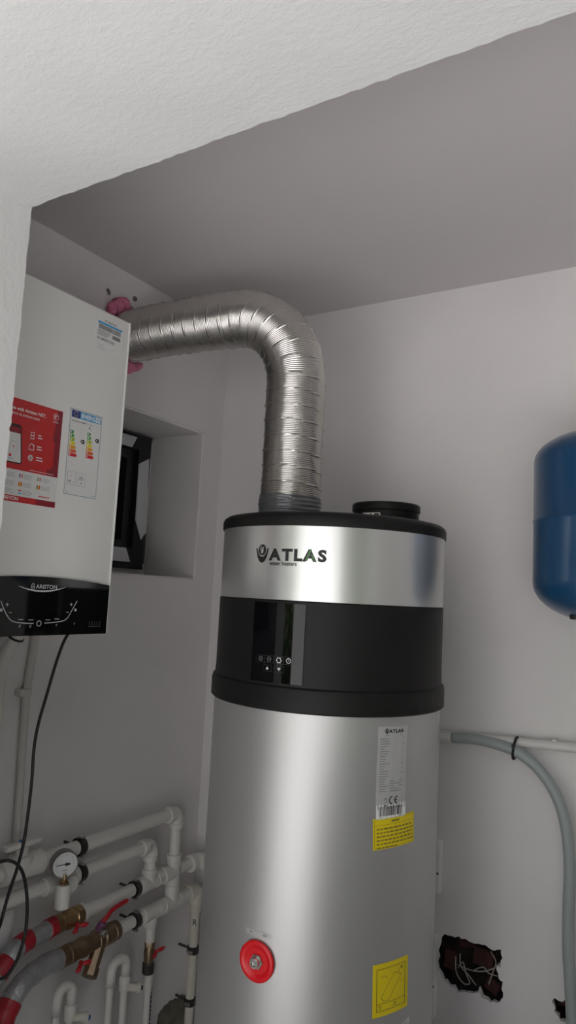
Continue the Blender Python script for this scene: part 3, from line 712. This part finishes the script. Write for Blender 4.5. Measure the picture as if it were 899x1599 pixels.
# ------------------------------------------------------------------ pipe and hose on the back wall
yp = -.032
wp = empty('wall_pipe', (.85, yp, 1.2)); tag(wp, 'thin white plastic pipe running along the back wall beside the heater', 'pipe')
A_ = Wy(690, 1146, yp); B_ = Wy(899, 1168, yp); d_ = (B_-A_)
mb = MB(); tube(mb, [A_-d_*.8, A_, B_, B_+d_*2.0], .0125, 18); mb.build('pipe', 'pvc_white', wp, auto=40)
for fr in (-.5, .85, 1.8):
    c = A_+d_*fr; mb = MB(); box(mb, (c.x-.006, yp-.004, c.z-.016), (c.x+.006, -.0005, c.z+.016), .002); mb.build('clip', 'pvc_white', wp)
hp = [Wy(*p, -.052) for p in ((706, 1152), (740, 1154), (775, 1162), (806, 1174), (835, 1195), (860, 1227), (877, 1265), (886, 1310), (889, 1360), (887, 1420), (887, 1480), (890, 1540), (893, 1599))]
hp += [hp[-1]+Vector((.004, 0, -.2)), hp[-1]+Vector((.02, .0, -.44))]
hose = empty('drain_hose', hp[0]); tag(hose, 'grey flexible drain hose curving down the back wall', 'hose')
mb = MB(); tube(mb, spline(hp, 10), .0145, 20, rfun=lambda s, a, R, i: R); mb.build('hose_tube', 'hose_grey', hose, smooth=True)
s0 = Wy(684, 1150, -.052); s1 = Wy(714, 1152, -.052)
mb = MB(); tube(mb, [s0-(s1-s0)*.8, s0, s1], .0128, 18); mb.build('hose_stub', 'pvc_white', hose, auto=40)
c = Wy(805, 1166, -.04); tie = MB(); d = (Wy(812, 1178, -.052)-Wy(800, 1171, -.052)).normalized(); pts = []
for i in range(33):
    a = 2*PI*i/32; pts.append(Vector((c.x+.004*math.cos(a), -.043+.024*math.sin(a), c.z-.003+.029*math.cos(a))))
tube(tie, pts, .0036, 8, caps=False); box(tie, (c.x-.003, -.074, c.z+.002), (c.x+.004, -.066, c.z+.010), .001)
tag(tie.build('zip_tie', 'rubber', smooth=False), 'black zip tie holding the grey hose to the white pipe', 'zip tie')
# slim white slats on the wall just behind the heater
def slat(p0, p1, lab):
    a = Wy(*p0, -.028); b = Wy(*p1, -.028); e = empty('wall_slat', (a.x, 0, b.z)); tag(e, lab, 'slat')
    mb = MB(); box(mb, (a.x-.045, -.028, b.z), (a.x+.002, -.0005, a.z), .002); mb.build('strip', 'edge_white', e)
    m_ = (a*.38+b*.62); mb = MB(); lathe(mb, [(.0035, 0), (.0035, .001), (.002, .002)], (a.x-.003, -.028, m_.z), (0, -1, 0), seg=12); mb.build('screw', 'dark_steel', e)
slat((686, 1314), (684, 1396), 'slim white screwed strip on the wall above the broken hole')
slat((679, 1460), (677, 1592), 'slim white screwed strip on the wall beside the broken hole')
# loose wires in the broken hole
def hw(x, y, Y): return Wy(*cp5(x, y), Y)
for k, (pts, lab) in enumerate([([(165, 1260), (165, 1330), (185, 1375), (215, 1405)], 'pale loose wire hanging down the side of the broken hole'),
        ([(185, 1245), (190, 1310), (225, 1350), (265, 1405)], 'pale loose wire looping down the middle of the broken hole'),
        ([(170, 1300), (240, 1330), (310, 1335), (355, 1320)], 'pale loose wire crossing the broken hole sideways'),
        ([(340, 1235), (365, 1290), (350, 1340), (330, 1400)], 'pale loose wire near the ragged stepped side of the hole'),
        ([(175, 1320), (200, 1290), (215, 1345), (235, 1395), (210, 1400)], 'pale loose wire curling back at the bottom of the broken hole'),
        ([(255, 1330), (300, 1315), (330, 1345), (375, 1360)], 'short pale wire end by the darker brick in the hole')]):
    P3 = [hw(x, y, .03-.018*math.sin(PI*(i+.5)/len(pts))) for i, (x, y) in enumerate(pts)]
    mb = MB(); tube(mb, spline(P3, 8), .0016, 8)
    tag(mb.build('loose_wire', 'wire_pale', smooth=True), lab, 'wire', 'loose wires in the broken hole')

# ------------------------------------------------------------------ pipework on the left wall
XP = .06
ZA, ZB, ZC, ZD = .858, .787, .676, .583
def pt(y, z, x=XP): return Vector((x, y, z))
def pipe(parent, a, b, r, m='ppr', name='pipe'):
    mb = MB(); tube(mb, [a, b], r, 24); return mb.build(name, m, parent, auto=40)
def collar(mb, p, d, r, L=.016): lathe(mb, [(r*.97, 0), (r*1.06, .001), (r*1.06, L), (r*1.0, L+.0014)], p, d, 24)
def elbow(parent, c, d1, d2, r, m='ppr', arm=2.1):
    R = r*1.27; d1 = Vector(d1).normalized(); d2 = Vector(d2).normalized(); c = Vector(c); L = r*arm+.008
    pts = [c+d1*L]+arc(c, d1, d2, r*1.25, 8)+[c+d2*L]
    mb = MB(); tube(mb, pts, R, 24); collar(mb, c+d1*(L-.016), d1, R); collar(mb, c+d2*(L-.016), d2, R)
    return mb.build('elbow', m, parent, auto=40)
def tee(parent, c, ax, br_, r, m='ppr', rb=None, L=None, Lb=None):
    R = r*1.27; L = L or r*2.0+.006; Lb = Lb or L; rb = (rb or r)*1.27; c = Vector(c); ax = Vector(ax).normalized(); br_ = Vector(br_).normalized()
    mb = MB(); tube(mb, [c-ax*L, c+ax*L], R, 24); tube(mb, [c, c+br_*Lb], rb, 24)
    collar(mb, c+ax*(L-.014), ax, R, .014); collar(mb, c-ax*(L-.014), -ax, R, .014); collar(mb, c+br_*(Lb-.014), br_, rb, .014)
    return mb.build('tee', m, parent, auto=40)
Y1 = Vector((0, 1, 0)); Z1 = Vector((0, 0, 1)); X1 = Vector((1, 0, 0))
RA, RB, RC, RD = .0185, .0175, .0175, .0185
# run A: topmost, ends in an elbow and drops to run D
ra = empty('water_pipe', pt(-.6, ZA)); tag(ra, 'topmost white pipe on the wall, dropping through an elbow beside the corner', 'pipe', 'white heating pipes')
ya = -.192
pipe(ra, pt(-1.6, ZA), pt(ya-.03, ZA), RA); elbow(ra, pt(ya, ZA), -Y1, -Z1, RA)
pipe(ra, pt(ya, ZA-.03), pt(ya, ZC+.05), RA*.95); tee(ra, pt(ya, ZC), Z1, -Y1, RA*.98, L=.052); pipe(ra, pt(ya, ZC-.045), pt(ya, ZD+.03), RA*.95)
tee(ra, pt(-.795, ZA), Y1, Z1, RA*1.2, L=.06, Lb=.03)
tee(ra, pt(-.93, ZA), Y1, -Z1, RA*1.2, L=.045, Lb=.05)
# run B
rb = empty('water_pipe', pt(-.6, ZB)); tag(rb, 'white pipe carrying the pressure gauge, its elbow marked T', 'pipe', 'white heating pipes')
yb = -.305
pipe(rb, pt(-1.6, ZB), pt(yb-.03, ZB), RB); el = elbow(rb, pt(yb, ZB), -Y1, -Z1, RB); pipe(rb, pt(yb, ZB-.03), pt(yb, ZC+.035), RB)
tee(rb, pt(-.662, ZB), Y1, X1, RB, L=.055, Lb=.045)
# run C
rc = empty('water_pipe', pt(-.4, ZC)); tag(rc, 'white pipe between the red-taped hose valve and the corner', 'pipe', 'white heating pipes')
pipe(rc, pt(-.60, ZC), pt(ya-.03, ZC), RC); tee(rc, pt(yb, ZC), Y1, Z1, RC, Lb=.04)
pipe(rc, pt(ya+.02, ZC), pt(-.06, ZC), RC); elbow(rc, pt(-.062, ZC, .062), -Y1, X1, RC*1.15); pipe(rc, pt(-.062, ZC, .09), pt(-.062, ZC, .44), RC)
# run D with the drop marked R
rd = empty('water_pipe', pt(-.2, ZD)); tag(rd, 'lowest white pipe, bending down in the corner at the R mark', 'pipe', 'white heating pipes')
yr = -.062
pipe(rd, pt(-.43, ZD), pt(yr-.03, ZD), RD*.95); tee(rd, pt(-.285, ZD), Y1, -Z1, RD*.95, rb=.015, Lb=.042); tee(rd, pt(ya, ZD), Y1, Z1, RD*.95)
elbow(rd, pt(yr, ZD), -Y1, -Z1, RD*.92, 'ppr_old'); pipe(rd, pt(yr, ZD-.03), pt(yr, 0.0), .0145, 'ppr_old'); mb = MB(); lathe(mb, [(.017, 0), (.019, .002), (.019, .03), (.017, .032)], pt(yr, ZD-.072), seg=24); mb.build('coupling', 'ppr_old', rd, auto=30)
def mark(parent, st, c, r, size, ax):      # hand-written letter around a pipe; ax 'z' vertical pipe, 'y' level pipe
    def fn(u, v, l):
        th = math.atan2(CAM.y-c.y, CAM.x-c.x)
        a = th+u/r; return Vector((c.x+(r+l)*math.cos(a), c.y+(r+l)*math.sin(a), c.z+v))
    P = Print(fn); P.text(st, 0, -size*.35, size, 'ink_black', 0, .8, .0012, center=True); P.build('pen_mark', parent)
mark(rd, 'R', pt(yr, .483), .0145, .028, 'z')
th = math.atan2(CAM.y-yb, CAM.x-XP)
P = Print(lambda u, v, l: Vector((XP+RB*1.30+l+.0008, yb-.026+u, ZB+.002+v))); P.text('T', 0, -.006, .021, 'ink_black', 0, .8, .001, center=True); P.build('pen_mark', rb)
# branch below run D with its little valve
re_ = empty('branch_pipe', pt(-.285, 0)); tag(re_, 'thin white pipe dropping from a small red-handled valve', 'pipe')
pipe(re_, pt(-.283, ZD-.04), pt(-.281, .497), .0155); mb = MB(); lathe(mb, [(.0105, 0), (.0105, .31), (.015, .345), (.015, .405)], pt(-.276, 0.03), seg=24); mb.build('pipe', 'ppr', re_, auto=40)
mb = MB(); pts = [pt(-.276+.0+.017+.002*math.sin(i*2.2), .03+i*.0045, XP+.002*math.cos(i*2.2)) for i in range(78)]; tube(mb, pts, .0022, 6); mb.build('wavy_dark_line', 'rubber', re_)  # thin dark wavy line along the right of the branch pipe
def butterfly(parent, c, d, up_, s=1., m='red_plastic'):
    """small winged handle: hub plus two lobes"""
    d = Vector(d).normalized(); up_ = Vector(up_).normalized(); c = Vector(c); mb = MB()
    lathe(mb, [(.007*s, 0), (.007*s, .012*s), (.005*s, .014*s)], c, d, 14)
    for sg in (-1, 1):
        tube(mb, [c+d*.010*s, c+d*.013*s+up_*sg*.010*s, c+d*.019*s+up_*sg*.020*s, c+d*.021*s+up_*sg*.030*s], [.006*s, .0065*s, .0075*s, .004*s], 12)
    o = mb.build('winged_handle', m, parent, smooth=True)
    mb = MB(); lathe(mb, [(.0035*s, 0), (.0035*s, .004*s)], c+d*.014*s, d, 6); mb.build('handle_nut', 'steel', o); return o
bv = empty('ball_valve', pt(-.280, .47)); tag(bv, 'small brass valve with red winged handle on the thin dropping pipe', 'valve', 'red-handled ball valves')
mb = MB(); lathe(mb, [(.015, .045), (.0165, .046), (.0165, .063), (.015, .065)], pt(-.280, .437), seg=6); lathe(mb, [(.0145, .0), (.0155, .01), (.0175, .028), (.0145, .046)], pt(-.280, .437), seg=24); mb.build('valve_body', 'brass_dull', bv, auto=35)
mb = MB(); lathe(mb, [(.0165, -.034), (.019, -.030), (.019, -.004), (.0155, 0)], pt(-.280, .468-.03), seg=12); mb.build('union_nut', 'dark_steel', bv, auto=30)
butterfly(bv, pt(-.268, .464, XP+.008), (1, .35, .05), (0.1, .9, .35), .8)
# ball valve with red-taped hose on run C
vc = empty('ball_valve', pt(-.62, ZC)); tag(vc, 'brass valve with red winged handle joined to the red-banded hose', 'valve', 'red-handled ball valves')
mb = MB(); lathe(mb, [(.021, 0), (.024, .002), (.024, .020), (.0225, .022), (.022, .030), (.026, .045), (.026, .056), (.022, .068), (.0245, .070), (.0245, .092), (.021, .094)], pt(-.672, ZC), Y1, 28); mb.build('valve_body', 'brass', vc, auto=35)
mb = MB(); lathe(mb, [(.0215, 0), (.025, .001), (.025, .012), (.022, .014)], pt(-.58, ZC), Y1, 28); mb.build('pipe_socket', 'ppr', vc, auto=35)
butterfly(vc, pt(-.612, ZC-.010, XP+.024), (1, 0, -.25), (0, 1, .15), .85)
# strainer with lever valve on run D
vd = empty('ball_valve', pt(-.5, ZD)); tag(vd, 'long brass valve and strainer with red lever on the lowest pipe', 'valve')
mb = MB(); lathe(mb, [(.022, 0), (.026, .002), (.026, .022), (.0235, .024), (.0235, .034), (.0265, .036), (.0265, .052), (.0245, .054), (.0245, .075), (.027, .085), (.027, .092), (.024, .094), (.0235, .135), (.0265, .137), (.0265, .148), (.0245, .150), (.0245, .156), (.028, .160), (.028, .195), (.0245, .197), (.0270, .199), (.027, .216), (.022, .218)], pt(-.650, ZD), Y1, 28); mb.build('valve_body', 'brass_dull', vd, auto=35)
lc = pt(-.503, ZD-.015, XP+.006); ld = Vector((.25, -.62, -.72)).normalized()
mb = MB(); lathe(mb, [(.019, 0), (.019, .055), (.0225, .056), (.0225, .078), (.018, .080)], lc, ld, 8); mb.build('strainer_leg', 'brass_dull', vd, auto=35)
butterfly(vd, pt(-.592, ZD-.018, XP+.028), (1, -.1, -.35), (0, 1, .2), .85)
lp = Wx(158, 1445, XP+.034)
mb = MB(); lathe(mb, [(.011, -.014), (.011, .006), (.008, .012)], lp, (.5, .1, .85), 16); mb.build('valve_stem', 'purple_plastic', vd, auto=35)
mb = MB(); lathe(mb, [(.0095, 0), (.0095, .012), (.007, .015)], lp+Vector((.012, -.006, -.014)), (1, -.15, .1), 6); mb.build('stem_nut', 'steel', vd)
lv = [lp+Vector((.0, .0, .006)), lp+Vector((.004, .016, .018)), lp+Vector((.004, .034, .030)), lp+Vector((.003, .065, .034)), lp+Vector((.003, .098, .037))]
mb = MB(); pts = spline(lv, 8); tube(mb, pts, [.0062]*(len(pts)-2)+[.0055, .003], 12); mb.build('lever', 'red_plastic', vd, smooth=True)
# wrapped hoses
def wrapped(name, lab, P3, r, bands):
    e = empty(name, P3[0]); tag(e, lab, 'hose')
    pts = spline(P3, 14); mb = MB(); tube(mb, pts, r, 26, rfun=lambda s, a, R, i: R*(1+.05*noise.noise(Vector((s*45, math.cos(a)*1.5, math.sin(a)*1.5+r*99)))+.02*math.sin(s*170+2*a))); mb.build('hose_wrap', 'wrap_tape', e, smooth=True)
    n = len(pts)
    for (t0, t1) in bands:
        i0 = int(t0*(n-1)); i1 = max(i0+3, int(t1*(n-1))); mb = MB(); tube(mb, pts[i0:i1+1], r*1.07, 26, rfun=lambda s, a, R, i: R*(1+.03*noise.noise(Vector((s*60, a, 2))))); mb.build('tape_band', 'red_tape', e, smooth=True)
G_ = [pt(-.668, ZC, XP)] + [Wx(*p) for p in ((58, 1461, .066), (34, 1474, .072), (14, 1497, .08), (-9, 1532, .085), (-40, 1575, .085))]
G_ += [G_[-1]+Vector((.0, -.06, -.09))]
wrapped('wrapped_hose', 'silver taped hose with red bands hanging from the brass valve', G_, .0225, [(.0, .08), (.25, .37), (.52, .64)])
Hh = [pt(-.645, ZD, XP)] + [Wx(*p) for p in ((72, 1506, .066), (47, 1524, .075), (27, 1546, .084), (13, 1573, .092), (1, 1606, .10))]
Hh += [Hh[-1]+Vector((.004, -.012, -.12))]
wrapped('wrapped_hose', 'silver taped hose without upper bands below the long strainer', Hh, .0265, [(.63, .86)])

# clamps
def clamp(c, ax, r, lab, side=1):
    e = empty('pipe_clamp', c); tag(e, lab, 'clamp', 'black pipe clamps'); ax = Vector(ax)
    mb = MB(); lathe(mb, [(r, -.011), (r+.004, -.011), (r+.004, .011), (r, .011), (r, -.011)], c, ax, 32, caps=False); mb.build('rubber_lining', 'rubber', e, auto=40)
    mb = MB(); lathe(mb, [(r+.004, -.008), (r+.006, -.008), (r+.006, .008), (r+.004, .008), (r+.004, -.008)], c, ax, 32, caps=False); mb.build('steel_band', 'dark_steel', e, auto=40)
    t = Z1 if abs(ax.z) < .5 else Y1
    for sg in (-1, 1):
        q = c+t*sg*(r+.008)+X1*.002; mb = MB(); box(mb, q-Vector((.006, .005, .004)), q+Vector((.006, .005, .004)), .0015)
        lathe(mb, [(.0045, 0), (.0045, .006), (.003, .007)], q+X1*.006, X1, 10); mb.build('clamp_bolt', 'steel', e)
    mb = MB(); tube(mb, [c-X1*(r+.004), Vector((.0005, c.y, c.z))], .004, 10); mb.build('wall_rod', 'dark_steel', e)
yk = lambda px, py: Wx(px, py, XP).y
clamp(pt(yk(124, 1322), ZA), Y1, RA, 'black clamp on the topmost pipe just above the pressure gauge')
clamp(pt(-.592, ZB), Y1, RB, 'black clamp on the gauge pipe right behind the pressure gauge')
clamp(pt(yk(210, 1388), ZC), Y1, RC, 'black clamp on the pipe near the tip of the red lever')
clamp(pt(yk(210, 1440), ZD), Y1, RD*.95, 'black clamp on the lowest pipe between red lever and tee')
clamp(pt(yr, .392), Z1, .0145, 'upper black clamp on the vertical corner pipe below the R mark')
clamp(pt(yr, .232), Z1, .0145, 'lower black clamp on the vertical corner pipe by the bare cement')

# pressure gauge standing on its tee
gx = XP+.045; gy = Wx(99, 1386, gx+.012).y
gg = empty('pressure_gauge', (gx, gy, ZB)); tag(gg, 'round white-faced pressure gauge on a white tee', 'gauge')
mb = MB(); lathe(mb, [(.016, -.042), (.0185, -.040), (.0185, .012), (.0165, .016)], (gx+.012, gy, ZB), Z1, 24); mb.build('socket', 'ppr', gg, auto=40)
mb = MB(); lathe(mb, [(.0125, 0), (.0125, .006), (.008, .007), (.008, .012)], (gx+.012, gy, ZB+.016), Z1, 6); lathe(mb, [(.006, .0), (.006, .02)], (gx+.012, gy, ZB+.022), Z1, 12); mb.build('brass_stem', 'brass', gg, auto=30)
gn = Vector((.90, -.43, -.02)).normalized(); gc = Vector((gx+.012, gy-.002, ZB+.066))
mb = MB(); lathe(mb, [(.030, -.022), (.034, -.019), (.0345, .004), (.033, .006), (.0315, .0055), (.0312, .002)], gc, gn, 40); mb.build('case', 'gauge_case', gg, auto=35)
mb = MB(); lathe(mb, [(.0315, 0), (.0315, .003)], gc, gn, 40); di = mb.build('dial', 'gauge_white', gg, auto=35)
gr_ = Z1.cross(gn).normalized(); gu = gn.cross(gr_)
P = Print(lambda u, v, l: gc+gn*(.003+l)+gr_*u+gu*v)
for k in range(25):
    a = math.radians(225-270*k/24); P.line([(.0215*math.cos(a), .0215*math.sin(a)), (.026*math.cos(a), .026*math.sin(a))], .0007 if k % 4 else .0012, 'ink_pale')
P.bars(-.006, -.013, .013, 1, .004, .002, 'ink_grey', rag=0); P.rect(-.004, -.021, .007, -.0195, 'ink_pale')
P.line([(-.022, 0), (.012, .0015)], .0018, 'ink_black', .001); P.disc(.004, .0008, .0042, 'ink_black', .0012, 14); P.rect(.004, -.002, .013, .0035, 'ink_black', .0011)
P.build('needle_and_scale', di)

# white stop valve bar on top of run A
sv = empty('stop_valve', pt(-.795, ZA+.02)); tag(sv, 'white bar-handled stop valve with blue dot on the topmost pipe', 'valve')
mb = MB(); lathe(mb, [(.016, 0), (.016, .022), (.012, .026)], pt(-.795, ZA+.025), Z1, 20); mb.build('bonnet', 'ppr', sv, auto=35)
mb = MB(); box(mb, (XP-.012, -.848, ZA+.050), (XP+.012, -.742, ZA+.064), .005, seg=3); mb.build('bar_handle', 'ppr', sv, auto=40)
mb = MB(); lathe(mb, [(.008, 0), (.008, .002), (.006, .003)], pt(-.797, ZA+.0635), Z1, 16); mb.build('blue_cap', 'dial_blue', sv)

# trap-shaped pipes with side taps
def loop_pipe(yl, yr_, ztop, lab, tip):
    e = empty('looped_pipe', pt(yl, 0)); tag(e, lab, 'pipe', 'looped white pipes'); r = .0105
    mb = MB(); tube(mb, [pt(yl, .0), pt(yl, ztop-.03)], r, 18); mb.build('pipe', 'ppr', e, auto=40)
    w_ = (yr_-yl)/2; pts = [pt(yl, ztop-.062)]
    for i in range(13):
        a = PI-PI*i/12; pts.append(pt((yl+yr_)/2+w_*math.cos(a), ztop-.034+.034*math.sin(a)**.7))
    pts.append(pt(yr_, ztop-.055)); mb = MB(); tube(mb, pts, r*1.28, 18); mb.build('bend', 'ppr', e, smooth=True)
    mb = MB(); lathe(mb, [(.012, 0), (.0165, .006), (.0165, .038), (.012, .048)], pt(yr_, ztop-.10), Z1, 20); mb.build('tap_body', 'ppr', e, auto=40)
    mb = MB(); lathe(mb, [(.011, 0), (.011, .03), (.015, .033), (.015, .040), (.012, .042)], pt(yr_, ztop-.085, XP+.008), (.55, .8, -.2), 16); mb.build('side_outlet', 'ppr_old', e, auto=40)
    d = Vector((.55, .8, -.2)).normalized(); mb = MB(); lathe(mb, [(.006, 0), (.006, .006)], pt(yr_, ztop-.085, XP+.008)+d*.043, d, 12); mb.build('outlet_tip', tip, e)
    mb = MB(); tube(mb, [pt(yr_, 0), pt(yr_, ztop-.095)], r, 18); mb.build('pipe', 'ppr', e, auto=40)
loop_pipe(-.441, -.381, .494, 'looped white pipe with black-tipped side tap under the long strainer', 'rubber')
loop_pipe(-.637, -.586, .503, 'looped white pipe with blue-tipped side tap under the silver hose', 'dial_blue')

# thin conduit under the boiler, clip, and the white outlet bend
cdt = empty('wall_conduit', (.012, -.81, .93)); tag(cdt, 'thin pale conduit running down the wall from the boiler', 'conduit')
a = Wx(57, 985, .014); b = Wx(41, 1080, .014); c = Wx(25, 1322, .014)
mb = MB(); tube(mb, [a+Vector((0, 0, .3)), a, b, c], .0105, 14); mb.build('conduit_tube', 'conduit', cdt, auto=40)
q = Wx(40, 1081, .016); mb = MB(); box(mb, (.0005, q.y-.024, q.z-.009), (.028, q.y+.012, q.z+.009), .003); mb.build('clip', 'conduit', cdt)
op = empty('outlet_pipe', (.1, -.9, 1.4)); tag(op, 'white bent outlet pipe under the boiler', 'pipe')
p3 = [Vector((.12, -.905, 1.4645)), Wx(22, 1000, .10), Wx(11, 1018, .08), Wx(0, 1042, .055), Wx(-5, 1078, .035), Wx(-8, 1135, .03)]
mb = MB(); pts = spline(p3, 8); tube(mb, pts, .018, 18); mb.build('pipe', 'ppr', op, smooth=True)
q = pts[6]; d = (pts[7]-pts[5]).normalized(); mb = MB(); lathe(mb, [(.0185, -.003), (.0205, -.002), (.0205, .002), (.0185, .003)], q, d, 24); mb.build('gasket', 'rubber', op, auto=30)

# white box at the left edge
wbx = empty('junction_box', (.0, -.86, .6)); tag(wbx, 'small white plastic box on the wall behind the red-banded hose', 'box')
q0 = Wx(-22, 1433, .03); q1 = Wx(15, 1500, .03)
mb = MB(); box(mb, (.0005, q0.y, q1.z), (.035, q1.y, q1.z+.13), .006, seg=3); mb.build('box_body', 'ppr', wbx, auto=40)
mb = MB(); box(mb, (.034, q0.y+.012, q1.z+.012), (.038, q1.y-.012, q1.z+.118), .003); mb.build('box_lid', 'gauge_white', wbx, auto=40)
q = Wx(5, 1430, .03); mb = MB(); box(mb, (.02, q.y-.012, q1.z+.13), (.034, q.y+.010, q1.z+.142), .003); mb.build('red_tab', 'red_plastic', wbx)

# black cable from the boiler
cb = [Wx(x, y, .27) for (x, y) in ((111, 983), (105, 992), (97, 1008), (86, 1040), (73, 1085), (60, 1130), (53, 1170), (50, 1215), (45, 1260), (38, 1310), (28, 1352), (17, 1385), (8, 1415), (-2, 1450), (-22, 1480), (-42, 1455), (-42, 1400), (-22, 1358), (0, 1346), (15, 1344), (28, 1351), (37, 1368), (42, 1400), (42, 1435), (37, 1468), (26, 1500), (10, 1524), (-6, 1530), (-30, 1535))]
cb += [cb[-1]+Vector((0, -.1, -.02))]
for i in range(18, len(cb)): cb[i] = cb[i]+(CAM-cb[i]).normalized()*.02
cb[0].z = 1.4648
mb = MB(); tube(mb, spline(cb, 8), .0036, 10)
tag(mb.build('power_cable', 'cable', smooth=True), 'black power cable hanging in a loop from the boiler', 'cable')

# bare cement patch low in the corner
pp_ = [(252, 1578), (262, 1566), (274, 1560), (285, 1552), (296, 1556), (310, 1560), (314, 1640), (240, 1640), (246, 1590)]
pl = rough_poly([tuple(Wx(a, b, .002).yz) for a, b in pp_], 4, .004); pl = [(min(a, -.001), b) for a, b in pl]
tsl = tessellate_polygon([[Vector((a, b, 0)) for a, b in pl]]); mb = MB(); n = len(pl)
mb.add([(.0025, a, b) for a, b in pl]+[(-.001, a, b) for a, b in pl], [list(t) for t in tsl]+[[i, (i+1) % n, n+(i+1) % n, n+i] for i in range(n)])
mb.build('cement_patch', 'cement', wl)
